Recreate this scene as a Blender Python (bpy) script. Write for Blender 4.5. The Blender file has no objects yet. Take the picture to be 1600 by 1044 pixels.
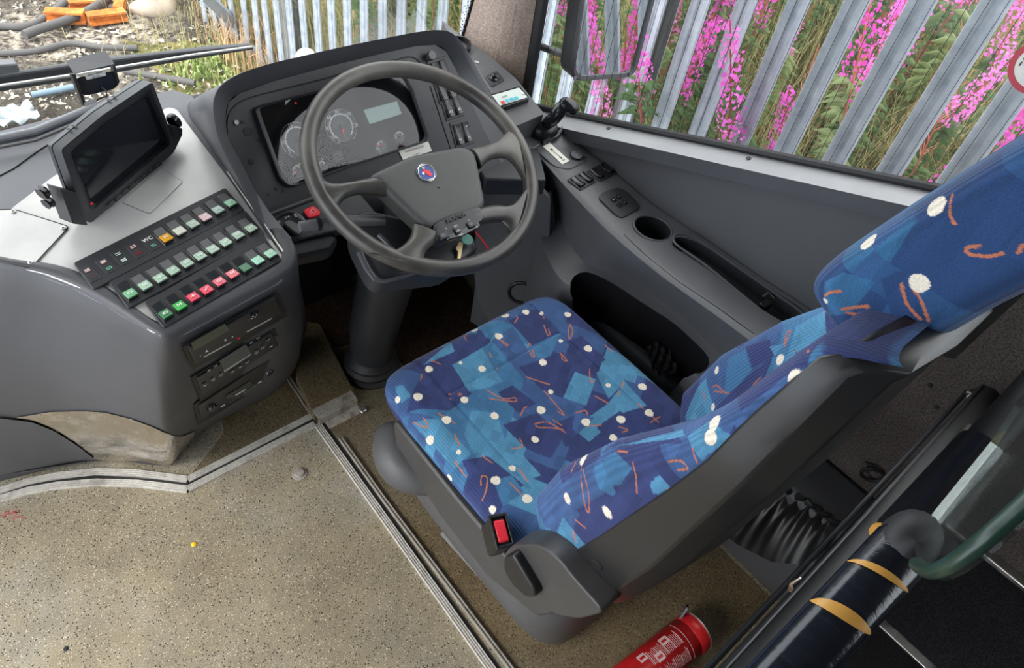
import bpy, bmesh, math, random
import numpy as np
from mathutils import Vector, Matrix
from mathutils.bvhtree import BVHTree

random.seed(7); np.random.seed(7)
SC = bpy.context.scene
COL = SC.collection
# ------------------------------------------------------------------ camera
EYE = Vector((0.0, 0.0, 1.75))
F_PX, CX, CY = 1110.0, 800.0, 522.0
_n = np.array([590 - CX, 1535 - CY, F_PX]); _n /= np.linalg.norm(_n)       # straight down, seen from the camera
_z = np.array([0, 0, 1.0]); _e1 = _z - (_z @ _n) * _n; _e1 /= np.linalg.norm(_e1)
_e2 = np.cross(_e1, _n)
if _e2[0] < 0: _e2 = -_e2
_a = math.radians(131)
_f = math.cos(_a) * _e1 + math.sin(_a) * _e2
if _f[0] > 0: _f = -_f
_l = np.cross(_f, -_n)
if _l[0] < 0: _l = -_l
MW = np.stack([_l, _f, -_n])                                              # camera axes -> world axes
cam = bpy.data.cameras.new('camera'); co = bpy.data.objects.new('camera', cam); COL.objects.link(co)
R3 = Matrix([[MW[i][0], -MW[i][1], -MW[i][2]] for i in range(3)])
co.matrix_world = Matrix.Translation(EYE) @ R3.to_4x4()
cam.sensor_width = 36; cam.lens = F_PX / 1600 * 36; cam.clip_start = 0.02; cam.clip_end = 200
SC.camera = co
# ------------------------------------------------------------------ view, world, sun
SC.view_settings.view_transform = 'Standard'; SC.view_settings.look = 'None'
SC.view_settings.gamma = 1; SC.view_settings.use_curve_mapping = False
SC.view_settings.exposure = 1.15
W = bpy.data.worlds.new('overcast'); SC.world = W; W.use_nodes = True
nt = W.node_tree; bg = nt.nodes['Background']
tc = nt.nodes.new('ShaderNodeTexCoord'); sp = nt.nodes.new('ShaderNodeSeparateXYZ')
cr = nt.nodes.new('ShaderNodeValToRGB')
nt.links.new(tc.outputs['Generated'], sp.inputs[0]); nt.links.new(sp.outputs['Z'], cr.inputs[0])
cr.color_ramp.elements[0].position = 0.0; cr.color_ramp.elements[0].color = (0.80, 0.86, 0.95, 1)
cr.color_ramp.elements[1].position = 0.7; cr.color_ramp.elements[1].color = (1.0, 1.0, 1.0, 1)
nt.links.new(cr.outputs[0], bg.inputs['Color']); bg.inputs['Strength'].default_value = 1.9
sl = bpy.data.lights.new('sun', 'SUN'); sl.energy = 1.8; sl.angle = math.radians(36); sl.color = (1, .97, .92)
so = bpy.data.objects.new('sun', sl); COL.objects.link(so); so.rotation_euler = Vector((.72, -.12, -.69)).to_track_quat('-Z', 'Y').to_euler()
SC.cycles.max_bounces = 8; SC.cycles.transparent_max_bounces = 16
SC.cycles.sample_clamp_indirect = 6

# ------------------------------------------------------------------ geometry helpers
def ray(px, py):
    return Vector(MW @ np.array([px - CX, py - CY, F_PX]))
def onp(px, py, P, n):
    d = ray(px, py); P = Vector(P); n = Vector(n)
    return EYE + d * ((P - EYE).dot(n) / d.dot(n))
def Z(px, py, v): return onp(px, py, (0, 0, v), (0, 0, 1))
def prj(P):
    q = MW.T @ np.array(Vector(P) - EYE); return CX + F_PX * q[0] / q[2], CY + F_PX * q[1] / q[2]
def X(px, py, v): return onp(px, py, (v, 0, 0), (1, 0, 0))
def Y(px, py, v): return onp(px, py, (0, v, 0), (0, 1, 0))
class Pl:
    def __init__(s, P, n, right=(1, 0, 0)):
        s.P = Vector(P); s.n = Vector(n).normalized()
        r = Vector(right); s.u = (r - s.n * r.dot(s.n)).normalized(); s.v = s.n.cross(s.u)
    def at(s, px, py, off=0.0): return onp(px, py, s.P + s.n * off, s.n)
    def pts(s, L, off=0.0): return [s.at(x, y, off) for x, y in L]
    def off(s, d): return Pl(s.P + s.n * d, s.n, s.u)
    def uv(s, p): d = Vector(p) - s.P; return d.dot(s.u), d.dot(s.v)
    def w(s, u, v, o=0): return s.P + s.u * u + s.v * v + s.n * o

def chaikin(pts, n=2, closed=True, k=.25):
    pts = [Vector(p) for p in pts]
    for _ in range(n):
        out = []; m = len(pts)
        rng = range(m) if closed else range(m - 1)
        if not closed: out.append(pts[0])
        for i in rng:
            a, b = pts[i], pts[(i + 1) % m]
            out += [a.lerp(b, k), a.lerp(b, 1 - k)]
        if not closed: out.append(pts[-1])
        pts = out
    return pts
def rnd(pts, r=.2, n=2):
    """round the corners of a closed polygon"""
    pts = [Vector(p) for p in pts]; out = []; m = len(pts)
    for i in range(m):
        a, b, c = pts[i - 1], pts[i], pts[(i + 1) % m]
        ra = min(.45, r / max((a - b).length, 1e-6)); rc = min(.45, r / max((c - b).length, 1e-6))
        p, q = b.lerp(a, ra), b.lerp(c, rc)
        for k in range(n + 1):
            t = k / n; out.append(p.lerp(b, t).lerp(b.lerp(q, t), t))
    return out
def catmull(pts, n=8, closed=False):
    pts = [Vector(p) for p in pts]; m = len(pts); out = []
    g = (lambda i: pts[i % m]) if closed else (lambda i: pts[max(0, min(m - 1, i))])
    for i in range(m if closed else m - 1):
        p0, p1, p2, p3 = g(i - 1), g(i), g(i + 1), g(i + 2)
        for k in range(n):
            t = k / n
            out.append(.5 * ((2 * p1) + (p2 - p0) * t + (2 * p0 - 5 * p1 + 4 * p2 - p3) * t * t + (3 * p1 - p0 - 3 * p2 + p3) * t ** 3))
    if not closed: out.append(pts[-1])
    return out
def lerpl(L, t):
    """value on a polyline of vectors at 0..1 by index"""
    f = t * (len(L) - 1); i = min(int(f), len(L) - 2); return Vector(L[i]).lerp(Vector(L[i + 1]), f - i)
def resample(L, n):
    L = [Vector(p) for p in L]; d = [0]
    for a, b in zip(L, L[1:]): d.append(d[-1] + (b - a).length)
    out = []; j = 0
    for k in range(n):
        s = d[-1] * k / (n - 1)
        while j < len(L) - 2 and d[j + 1] < s: j += 1
        out.append(L[j].lerp(L[j + 1], (s - d[j]) / max(d[j + 1] - d[j], 1e-9)))
    return out

class MB:
    def __init__(s): s.v = []; s.f = []
    def add(s, v, f):
        k = len(s.v); s.v += [tuple(p) for p in v]; s.f += [tuple(i + k for i in q) for q in f]; return s
    def prism(s, top, h):
        n = len(top); h = Vector(h)
        s.add(list(top) + [Vector(p) - h for p in top],
              [tuple(range(n)), tuple(range(2 * n - 1, n - 1, -1))] + [(i, i + n, (i + 1) % n + n, (i + 1) % n) for i in range(n)]); return s
    def box(s, c, sx, sy, sz, ax=None):
        c = Vector(c); u, v, w = ax or (Vector((1, 0, 0)), Vector((0, 1, 0)), Vector((0, 0, 1)))
        P = [c + u * (i * sx / 2) + v * (j * sy / 2) + w * (k * sz / 2) for k in (-1, 1) for j in (-1, 1) for i in (-1, 1)]
        return s.add(P, [(0, 2, 3, 1), (4, 5, 7, 6), (0, 1, 5, 4), (2, 6, 7, 3), (0, 4, 6, 2), (1, 3, 7, 5)])
    def grid(s, rows, cu=False, cv=False):
        n = len(rows); m = len(rows[0]); V = [p for r in rows for p in r]; F = []
        for i in range(n if cv else n - 1):
            for j in range(m if cu else m - 1):
                a = i * m + j; b = i * m + (j + 1) % m; c = ((i + 1) % n) * m + (j + 1) % m; d = ((i + 1) % n) * m + j
                F.append((a, b, c, d))
        return s.add(V, F)
    def tube(s, pts, r, seg=8, cap=True, closed=False, flat=1.0, up=None):
        pts = [Vector(p) for p in pts]; n = len(pts); rows = []
        R = r if isinstance(r, (list, tuple)) else [r] * n
        prev = None
        for i in range(n):
            if closed: t = (pts[(i + 1) % n] - pts[i - 1]).normalized()
            else: t = (pts[min(i + 1, n - 1)] - pts[max(i - 1, 0)]).normalized()
            if up is not None: a = Vector(up)
            elif prev is None: a = Vector((0, 0, 1)) if abs(t.z) < .9 else Vector((1, 0, 0))
            else: a = prev
            a = (a - t * a.dot(t)).normalized(); prev = a; b = t.cross(a)
            rows.append([pts[i] + (a * math.cos(q) * flat + b * math.sin(q)) * R[i] for q in [2 * math.pi * k / seg for k in range(seg)]])
        k0 = len(s.v); s.grid(rows, cu=True, cv=closed)
        if cap and not closed:
            s.f.append(tuple(k0 + j for j in range(seg - 1, -1, -1))); s.f.append(tuple(k0 + (n - 1) * seg + j for j in range(seg)))
        return s
    def lathe(s, c, ax, prof, seg=24, u=None):
        ax = Vector(ax).normalized(); a = Vector(u) if u else (Vector((0, 0, 1)) if abs(ax.z) < .9 else Vector((1, 0, 0)))
        a = (a - ax * a.dot(ax)).normalized(); b = ax.cross(a); c = Vector(c)
        rows = [[c + ax * h + (a * math.cos(q) + b * math.sin(q)) * max(r, 1e-5) for q in [2 * math.pi * k / seg for k in range(seg)]] for r, h in prof]
        return s.grid(rows, cu=True)

WL = {}
def obj(name, mb, mat, parent=None, smooth=True, bev=0, seg=2, sub=0, label=None, cat=None, group=None, kind=None, solid=0, auto=40, link=True):
    me = bpy.data.meshes.new(name); off = WL.get(parent.name, Vector((0, 0, 0))) if parent else Vector((0, 0, 0))
    V = mb.v if off.length == 0 else [(p[0] - off.x, p[1] - off.y, p[2] - off.z) for p in mb.v]
    me.from_pydata(V, [], mb.f); me.validate(); me.update()
    bm = bmesh.new(); bm.from_mesh(me)
    bmesh.ops.remove_doubles(bm, verts=bm.verts, dist=1e-6)
    if solid != 'open': bmesh.ops.recalc_face_normals(bm, faces=bm.faces)
    bm.to_mesh(me); bm.free()
    if smooth:
        me.polygons.foreach_set('use_smooth', [True] * len(me.polygons))
        try: me.set_sharp_from_angle(angle=math.radians(auto))
        except Exception: pass
    me.materials.append(mat)
    o = bpy.data.objects.new(name, me); COL.objects.link(o)
    if parent: o.parent = parent; WL[o.name] = off.copy()
    if solid and solid != 'open':
        m = o.modifiers.new('t', 'SOLIDIFY'); m.thickness = solid; m.offset = -1
    if bev:
        m = o.modifiers.new('b', 'BEVEL'); m.width = bev; m.segments = seg; m.limit_method = 'ANGLE'; m.angle_limit = math.radians(35); m.harden_normals = False
    if sub:
        m = o.modifiers.new('s', 'SUBSURF'); m.levels = sub; m.render_levels = sub
    tag(o, label, cat, group, kind)
    return o
def tag(o, label=None, cat=None, group=None, kind=None):
    if label: o['label'] = label
    if cat: o['category'] = cat
    if group: o['group'] = group
    if kind: o['kind'] = kind
    return o
def thing(name, label, cat, loc, group=None):
    o = bpy.data.objects.new(name, None); COL.objects.link(o); o.location = loc; o.empty_display_size = .05
    WL[o.name] = Vector(loc); return tag(o, label, cat, group)
def copy_tree(root, loc=None, label=None, rot=None, scale=None):
    c = root.copy(); COL.objects.link(c)
    if loc is not None: c.location = loc
    if rot is not None: c.rotation_euler = rot
    if scale is not None: c.scale = scale
    if label: c['label'] = label
    for ch in list(root.children):
        d = ch.copy(); COL.objects.link(d); d.parent = c
        for g in list(ch.children):
            e = g.copy(); COL.objects.link(e); e.parent = d
    return c
def bvh(*objs):
    V = []; F = []
    for o in objs:
        off = WL.get(o.name, Vector((0, 0, 0))); k = len(V)
        V += [v.co + off for v in o.data.vertices]; F += [tuple(i + k for i in p.vertices) for p in o.data.polygons]
    return BVHTree.FromPolygons(V, F)
def hit(b, px, py, off=0.0):
    d = ray(px, py).normalized(); loc, n, i, t = b.ray_cast(EYE, d)
    if loc is None: return None
    if n.dot(d) > 0: n = -n
    return loc + n * off, n
def text(name, s, size, plane, c, parent, mat, depth=.0006, off=.0012, align='CENTER', rot=0):
    """flat lettering lying on a plane at world point c"""
    cu = bpy.data.curves.new('t', 'FONT'); cu.body = s; cu.size = size; cu.extrude = depth; cu.align_x = align; cu.align_y = 'CENTER'; cu.resolution_u = 2
    t = bpy.data.objects.new('t', cu); COL.objects.link(t)
    dg = bpy.context.evaluated_depsgraph_get(); me = bpy.data.meshes.new_from_object(t.evaluated_get(dg))
    bpy.data.objects.remove(t); bpy.data.curves.remove(cu)
    u, v = plane.u, plane.v
    if rot: u, v = u * math.cos(rot) + v * math.sin(rot), v * math.cos(rot) - u * math.sin(rot)
    mb = MB(); c = Vector(c) + plane.n * off
    mb.add([c + u * p.co.x + v * p.co.y + plane.n * p.co.z for p in me.vertices], [tuple(p.vertices) for p in me.polygons])
    bpy.data.meshes.remove(me)
    return obj(name, mb, mat, parent, smooth=False)

# ------------------------------------------------------------------ materials
class NT:
    def __init__(s, name, rough=.5, spec=.5, metal=0):
        s.m = bpy.data.materials.new(name); s.m.use_nodes = True; s.t = s.m.node_tree; s.b = s.t.nodes['Principled BSDF']
        s.b.inputs['Roughness'].default_value = rough; s.b.inputs['Metallic'].default_value = metal
        s.b.inputs['Specular IOR Level'].default_value = spec
    def n(s, typ, **kw):
        x = s.t.nodes.new('ShaderNode' + typ)
        for k, v in kw.items():
            if k in x.inputs: x.inputs[k].default_value = v
            else: setattr(x, k, v)
        return x
    def l(s, a, b): s.t.links.new(a, b)
    def co(s, scale=None, kind='Object'):
        c = s.n('TexCoord'); 
        if scale is None: return c.outputs[kind]
        mp = s.n('Mapping'); mp.inputs['Scale'].default_value = scale; s.l(c.outputs[kind], mp.inputs[0]); return mp.outputs[0]
    def noise(s, scale, detail=3, rough=.5, vec=None):
        x = s.n('TexNoise', Scale=scale, Detail=detail, Roughness=rough); s.l(vec or s.co(), x.inputs['Vector']); return x
    def ramp(s, src, stops):
        r = s.n('ValToRGB'); e = r.color_ramp.elements
        while len(e) < len(stops): e.new(.5)
        for k, (p, c) in enumerate(stops): e[k].position = p; e[k].color = (*c, 1) if len(c) == 3 else c
        s.l(src, r.inputs[0]); return r.outputs[0]
    def mix(s, f, a, b, mode='MIX'):
        x = s.n('MixRGB', blend_type=mode)
        for i, q in zip((0, 1, 2), (f, a, b)):
            if isinstance(q, (int, float)): x.inputs[i].default_value = q if i == 0 else (q, q, q, 1)
            elif isinstance(q, tuple): x.inputs[i].default_value = (*q, 1)
            else: s.l(q, x.inputs[i])
        return x.outputs[0]
    def bump(s, src, st=.2, dist=.001):
        b = s.n('Bump', Strength=st, Distance=dist); s.l(src, b.inputs['Height']); s.l(b.outputs[0], s.b.inputs['Normal'])
    def col(s, c):
        if isinstance(c, tuple): s.b.inputs['Base Color'].default_value = (*c, 1)
        else: s.l(c, s.b.inputs['Base Color'])
def srgb(r, g, b):
    f = lambda c: c / 12.92 if c <= .04045 else ((c + .055) / 1.055) ** 2.4
    return (f(r / 255), f(g / 255), f(b / 255))
def plastic(name, c, rough=.5, grain=900, bump=.25, wear=.25, wc=None, spec=.5):
    t = NT(name, rough, spec); n1 = t.noise(7, 4, .6); n2 = t.noise(grain, 2)
    wc = wc or tuple(min(1, x * 1.6 + .02) for x in c)
    f = t.ramp(n1.outputs[0], [(.42, (0, 0, 0)), (.72, (wear, wear, wear))])
    t.col(t.mix(f, c, wc)); t.bump(n2.outputs[0], bump, .0006)
    r = t.ramp(n1.outputs[0], [(.3, (rough - .06,) * 3), (.7, (rough + .08,) * 3)]); t.l(r, t.b.inputs['Roughness'])
    return t.m
def flat(name, c, rough=.5, metal=0, spec=.5, emit=None):
    t = NT(name, rough, spec, metal); n = t.noise(40, 3); t.col(t.mix(t.ramp(n.outputs[0], [(.4, (0, 0, 0)), (.7, (.12, .12, .12))]), c, tuple(x * .7 for x in c)))
    if emit: t.b.inputs['Emission Color'].default_value = (*c, 1); t.b.inputs['Emission Strength'].default_value = emit
    return t.m
def metal(name, c, rough=.35, grain=(4, 200, 200), dirt=.5, dc=(.08, .065, .045)):
    t = NT(name, rough, .5, 1.0); n = t.noise(6, 4, .6, t.co(grain)); d = t.noise(25, 5, .65)
    base = t.ramp(n.outputs[0], [(.3, tuple(x * .75 for x in c)), (.7, c)])
    f = t.ramp(d.outputs[0], [(.5, (0, 0, 0)), (.68, (dirt,) * 3)]); t.col(t.mix(f, base, dc))
    t.l(t.ramp(d.outputs[0], [(.4, (rough,) * 3), (.75, (min(1, rough + .4),) * 3)]), t.b.inputs['Roughness'])
    t.l(t.ramp(d.outputs[0], [(.52, (1, 1, 1)), (.7, (1 - dirt,) * 3)]), t.b.inputs['Metallic'])
    t.bump(n.outputs[0], .15, .0005); return t.m
M = {}
M['dash'] = plastic('dash_plastic', srgb(74, 75, 79), .44, 700, .3, .12)
M['dash_skylit'] = plastic('skylit_dash_plastic', srgb(122, 124, 130), .42, 800, .3, .15)  # paler than the dash plastic: sky gloss on the top put into the colour
M['dash_dark'] = plastic('dark_plastic', srgb(40, 42, 46), .42, 900, .2, .15)
M['face'] = plastic('instrument_face_plastic', srgb(44, 46, 50), .45, 900, .25, .2)
M['black'] = plastic('black_plastic', (.008, .008, .01), .35, 900, .1, .1)
M['gloss'] = plastic('glossy_black_plastic', (.012, .012, .015), .15, 500, .02, .05)
M['seatpl'] = plastic('seat_plastic', srgb(62, 61, 61), .42, 600, .25, .2)
M['shell'] = plastic('seat_back_plastic', srgb(34, 34, 35), .36, 900, .12, .15)
M['partn'] = plastic('partition_panel', srgb(58, 54, 48), .6, 300, .2, .2)
M['seatpl2'] = plastic('seat_skirt_vinyl', srgb(78, 78, 80), .5, 500, .2, .2)
M['rim'] = plastic('worn_wheel_rim', srgb(56, 54, 52), .36, 500, .35, .55, srgb(120, 116, 108))
M['hub'] = plastic('wheel_hub_plastic', srgb(66, 66, 66), .5, 1400, .5, .25, srgb(100, 98, 95))
M['wall'] = plastic('wall_vinyl', srgb(74, 75, 78), .55, 500, .25, .1)
M['sill'] = plastic('sill_grey', srgb(146, 147, 150), .4, 300, .1, .3, srgb(120, 118, 116))
M['grey'] = plastic('console_grey', srgb(84, 85, 88), .4, 700, .25, .2)
M['rubber'] = plastic('rubber', (.012, .012, .013), .6, 300, .15, .25)
M['white'] = flat('white_print', srgb(235, 235, 232), .6)
M['whitedim'] = flat('grey_print', srgb(190, 192, 190), .6)
M['red'] = flat('red_plastic', srgb(225, 40, 55), .35)
M['needle'] = flat('red_needle', srgb(235, 45, 55), .4, emit=.15)
M['label'] = flat('paper_label', srgb(238, 235, 225), .5)
M['ink'] = flat('black_ink', (.01, .01, .01), .5)
M['alu'] = metal('ribbed_aluminium', (.74, .72, .68), .45, (20, 20, 20), .5, (.22, .19, .15))
M['aludirty'] = metal('dirty_aluminium', (.45, .42, .37), .6, (30, 30, 30), .7, (.16, .13, .10))
for _k in ('alu', 'aludirty'):
    _l = [l for l in M[_k].node_tree.links if l.to_socket.name == 'Metallic']
    for l in _l: M[_k].node_tree.links.remove(l)
    M[_k].node_tree.nodes['Principled BSDF'].inputs['Metallic'].default_value = .35
M['steel'] = metal('brushed_steel', (.75, .74, .71), .3, (2, 80, 80), .1)
M['chrome'] = metal('polished_steel', (.80, .76, .70), .08, (2, 60, 60), .12, (.3, .25, .2))
M['zinc'] = None
t = NT('white_painted_panel', .3); n = t.noise(6, 4, .6); t.col(t.ramp(n.outputs[0], [(.3, srgb(222, 221, 218)), (.65, srgb(200, 200, 200))])); t.b.inputs['Metallic'].default_value = .25; M['panel'] = t.m
t = NT('galvanised_steel', .55, .4, .1); n = t.noise(14, 5, .6); t.col(t.ramp(n.outputs[0], [(.3, srgb(138, 147, 158)), (.5, srgb(162, 170, 180)), (.7, srgb(182, 189, 196))])); t.bump(n.outputs[0], .1, .002); M['zinc'] = t.m
t = NT('weathered_post', .8); n = t.noise(3, 4, .6, t.co((20, 20, 2))); t.col(t.ramp(n.outputs[0], [(.3, srgb(95, 98, 98)), (.7, srgb(150, 152, 150))])); M['post'] = t.m
# speckled anti-slip vinyl with worn ochre dirt
t = NT('speckled_safety_floor', .55, .4)
v1 = t.n('TexVoronoi', Scale=260.0); t.l(t.co(), v1.inputs['Vector'])
v2 = t.n('TexVoronoi', Scale=190.0); t.l(t.co((1.1, 1, 1)), v2.inputs['Vector'])
big = t.noise(1.6, 5, .6); mid = t.noise(9, 5, .65); fin = t.noise(420, 2)
base = t.ramp(big.outputs[0], [(.36, srgb(148, 146, 136)), (.50, srgb(152, 138, 108)), (.66, srgb(124, 106, 70))])
base = t.mix(t.ramp(mid.outputs[0], [(.4, (0, 0, 0)), (.72, (.55, .55, .55))]), base, srgb(86, 72, 48))
base = t.mix(.35, base, t.ramp(fin.outputs[0], [(.35, (.02, .02, .02)), (.65, (.5, .48, .42))]))
w1 = t.n('TexWhiteNoise'); t.l(v1.outputs['Position'], w1.inputs['Vector'])
sp_w = t.n('Math', operation='LESS_THAN'); t.l(v1.outputs['Distance'], sp_w.inputs[0]); sp_w.inputs[1].default_value = .3
s2 = t.n('Math', operation='GREATER_THAN'); t.l(w1.outputs[0], s2.inputs[0]); s2.inputs[1].default_value = .72
s3 = t.n('Math', operation='MULTIPLY'); t.l(sp_w.outputs[0], s3.inputs[0]); t.l(s2.outputs[0], s3.inputs[1])
base = t.mix(s3.outputs[0], base, srgb(205, 200, 180))
w2 = t.n('TexWhiteNoise'); t.l(v2.outputs['Position'], w2.inputs['Vector'])
k1 = t.n('Math', operation='LESS_THAN'); t.l(v2.outputs['Distance'], k1.inputs[0]); k1.inputs[1].default_value = .32
k2 = t.n('Math', operation='GREATER_THAN'); t.l(w2.outputs[0], k2.inputs[0]); k2.inputs[1].default_value = .7
k3 = t.n('Math', operation='MULTIPLY'); t.l(k1.outputs[0], k3.inputs[0]); t.l(k2.outputs[0], k3.inputs[1])
base = t.mix(k3.outputs[0], base, srgb(40, 38, 34)); t.col(base); t.bump(fin.outputs[0], .35, .001); M['floor'] = t.m
m2 = t.m.copy(); m2.name = 'dark_cab_floor'; M['floor2'] = m2; _t = m2.node_tree; _b = _t.nodes['Principled BSDF']; _s = _b.inputs['Base Color'].links[0].from_socket  # floor copy multiplied to a darker brown for the cab area and step
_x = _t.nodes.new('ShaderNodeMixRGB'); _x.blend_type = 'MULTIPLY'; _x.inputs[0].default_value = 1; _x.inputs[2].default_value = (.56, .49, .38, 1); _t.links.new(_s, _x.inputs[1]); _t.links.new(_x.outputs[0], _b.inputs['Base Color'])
def carpet(name, a, b, sc=220):
    t = NT(name, .95, .1); n = t.noise(sc, 3, .7); m = t.noise(12, 4, .6)
    c = t.ramp(n.outputs[0], [(.35, a), (.65, b)]); t.col(t.mix(t.ramp(m.outputs[0], [(.35, (0, 0, 0)), (.7, (.35,) * 3)]), c, a)); t.bump(n.outputs[0], .5, .002); return t.m
M['carpet'] = carpet('brown_grey_carpet', srgb(66, 60, 58), srgb(112, 104, 100))
M['pillar'] = carpet('pillar_carpet', srgb(130, 116, 108), srgb(178, 162, 152))
M['carpetk'] = carpet('black_carpet', srgb(22, 22, 24), srgb(52, 52, 55), 300)
def glass(name, tint=(1, 1, 1), refl=.5, haze=0.0):
    m = bpy.data.materials.new(name); m.use_nodes = True; t = m.node_tree; t.nodes.clear()
    o = t.nodes.new('ShaderNodeOutputMaterial'); a = t.nodes.new('ShaderNodeBsdfTransparent'); g = t.nodes.new('ShaderNodeBsdfGlossy')
    f = t.nodes.new('ShaderNodeFresnel'); f.inputs[0].default_value = 1.45; x = t.nodes.new('ShaderNodeMixShader'); mu = t.nodes.new('ShaderNodeMath'); mu.operation = 'MULTIPLY'; mu.inputs[1].default_value = refl
    tc = t.nodes.new('ShaderNodeTexCoord'); nz = t.nodes.new('ShaderNodeTexNoise'); nz.inputs['Scale'].default_value = 3
    rp = t.nodes.new('ShaderNodeValToRGB'); rp.color_ramp.elements[0].color = (*[q * .97 for q in tint], 1); rp.color_ramp.elements[1].color = (*tint, 1)
    t.links.new(tc.outputs['Object'], nz.inputs['Vector']); t.links.new(nz.outputs[0], rp.inputs[0]); t.links.new(rp.outputs[0], a.inputs[0])
    g.inputs['Roughness'].default_value = .02
    t.links.new(f.outputs[0], mu.inputs[0]); t.links.new(mu.outputs[0], x.inputs[0]); t.links.new(a.outputs[0], x.inputs[1]); t.links.new(g.outputs[0], x.inputs[2])
    if haze:
        d = t.nodes.new('ShaderNodeBsdfDiffuse'); d.inputs[0].default_value = (.7, .72, .72, 1); y = t.nodes.new('ShaderNodeMixShader'); y.inputs[0].default_value = haze
        t.links.new(x.outputs[0], y.inputs[1]); t.links.new(d.outputs[0], y.inputs[2]); t.links.new(y.outputs[0], o.inputs[0])
    else: t.links.new(x.outputs[0], o.inputs[0])
    return m
M['glass'] = glass('window_glass', (.96, .98, .97), .4, .02)
M['lens'] = glass('cluster_lens', (.97, .97, .98), .7)
M['perspex'] = glass('scratched_perspex', (.72, .76, .75), .35, .01)
t = NT('mirror_glass', .01, .5, 1.0); n = t.noise(4); t.col(t.ramp(n.outputs[0], [(0, (.78, .8, .8)), (1, (.82, .84, .84))])); M['mirror'] = t.m
# seat cloth: colours come from the woven pattern stored on the mesh
t = NT('patterned_seat_moquette', .85, .2); t.b.inputs['Sheen Weight'].default_value = .12
at = t.n('Attribute', attribute_name='weave'); uv = t.n('Attribute', attribute_name='rib')
wv = t.n('TexWave', Scale=9.5, Distortion=0.0, Detail=0.0); wv.wave_type = 'BANDS'; wv.bands_direction = 'X'; t.l(uv.outputs['Vector'], wv.inputs['Vector'])
nz = t.noise(500, 2)
c = t.mix(.38, at.outputs['Color'], t.ramp(wv.outputs[0], [(0, (.55,) * 3), (1, (1.2,) * 3)]), 'MULTIPLY')
c = t.mix(.3, c, t.ramp(nz.outputs[0], [(.3, (.5,) * 3), (.7, (1.4,) * 3)]), 'MULTIPLY'); t.col(c)
hh = t.mix(.5, wv.outputs[0], nz.outputs[0]); t.bump(hh, .6, .002); M['cloth'] = t.m
# ================================================================== the bus body
PI = math.pi
def S(name, mb, mat, **k): return obj(name, mb, mat, kind='structure', **k)
XW, XG, XL = 1.37, 1.42, 1.345            # inner wall, window glass, inner edge of the window ledge
# floor
mb = MB().box((0.2, -.7, -.05), 3.2, 4.6, .1)
S('floor', mb, M['floor'])
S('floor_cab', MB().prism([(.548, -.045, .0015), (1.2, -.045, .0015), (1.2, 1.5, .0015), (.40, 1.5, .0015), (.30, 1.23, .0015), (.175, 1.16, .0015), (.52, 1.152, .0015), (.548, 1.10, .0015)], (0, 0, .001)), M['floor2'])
S('wall_front', MB().box((.1, 1.72, .25), 2.7, .06, .90).box((.1, 1.72, 2.14), 2.7, .1, .25), M['dash_dark'], bev=.01)
S('wall_left', MB().box((-1.43, -1.6, .45), .06, 2.6, .95).box((-1.43, -.6, 2.12), .06, 4.6, .25).box((-1.43, -1.7, 1.4), .06, 2.5, 1.3), M['wall'])
S('wall_rear', MB().box((.0, -2.95, 1.1), 2.9, .06, 2.4), M['wall'])
S('ceiling', MB().box((.0, -.65, 2.27), 2.95, 4.6, .06), flat('ceiling_lining', srgb(104, 103, 100), .8))
# right side: window sill line falls towards the front
sillz = lambda y: 1.149 - .37 * y if y > .22 else 1.068
ys = [1.72, 1.45, 1.31, 1.1, .8, .5, .22, 0, -.6, -2.9]
g = MB(); g.grid([[(XW, y, sillz(y) - .05 if y > .1 else sillz(y) - .05) for y in ys], [(XW, y, .0) for y in ys]])
g.grid([[(XG + .02, y, sillz(y) - .02) for y in ys], [(XG + .02, y, -.0) for y in ys]])
wallR = S('wall_right', g, M['wall'])
b = MB(); a0 = [(.26, .37), (.26, 1.05), (-2.9, 1.05), (-2.9, .37)]
b.prism([(XW - .006, y, z) for y, z in a0], (-.006, 0, 0)); 
wc = obj('carpet_lining', b, M['carpet'], wallR)
for px, py in ((1453, 601), (1463, 636)):
    p = X(px, py, XW - .006); obj('rivet', MB().lathe(p, (-1, 0, 0), [(0, .003), (.004, .003), (.006, 0)], 10), M['rubber'], wallR)
# sill ledge and its lower band
L = MB(); ledge = [y for y in ys if y < 1.44]
L.grid([[(XG, y, sillz(y)) for y in ledge], [(XL, y, sillz(y) - .012 + 0 * y) for y in ledge]])
S('trim_1', L, M['sill'], solid='open')
L = MB().grid([[(XL, y, sillz(y) - .012) for y in ledge], [(XL + .004, y, sillz(y) - .05) for y in ledge], [(XW, y, sillz(y) - .052) for y in ledge]])
S('trim_2', L, M['dash'], solid='open')
for (px, py) in ((948, 211), (1165, 258)):
    p = X(px, py, 1.39); p.z = sillz(p.y) - .004
    o = obj('sill_screw', MB().lathe(p, (0, 0, 1), [(0, 0), (.006, 0), (.006, .002), (0, .0025)], 12), M['ink'], bpy.data.objects['trim_1'])
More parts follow.
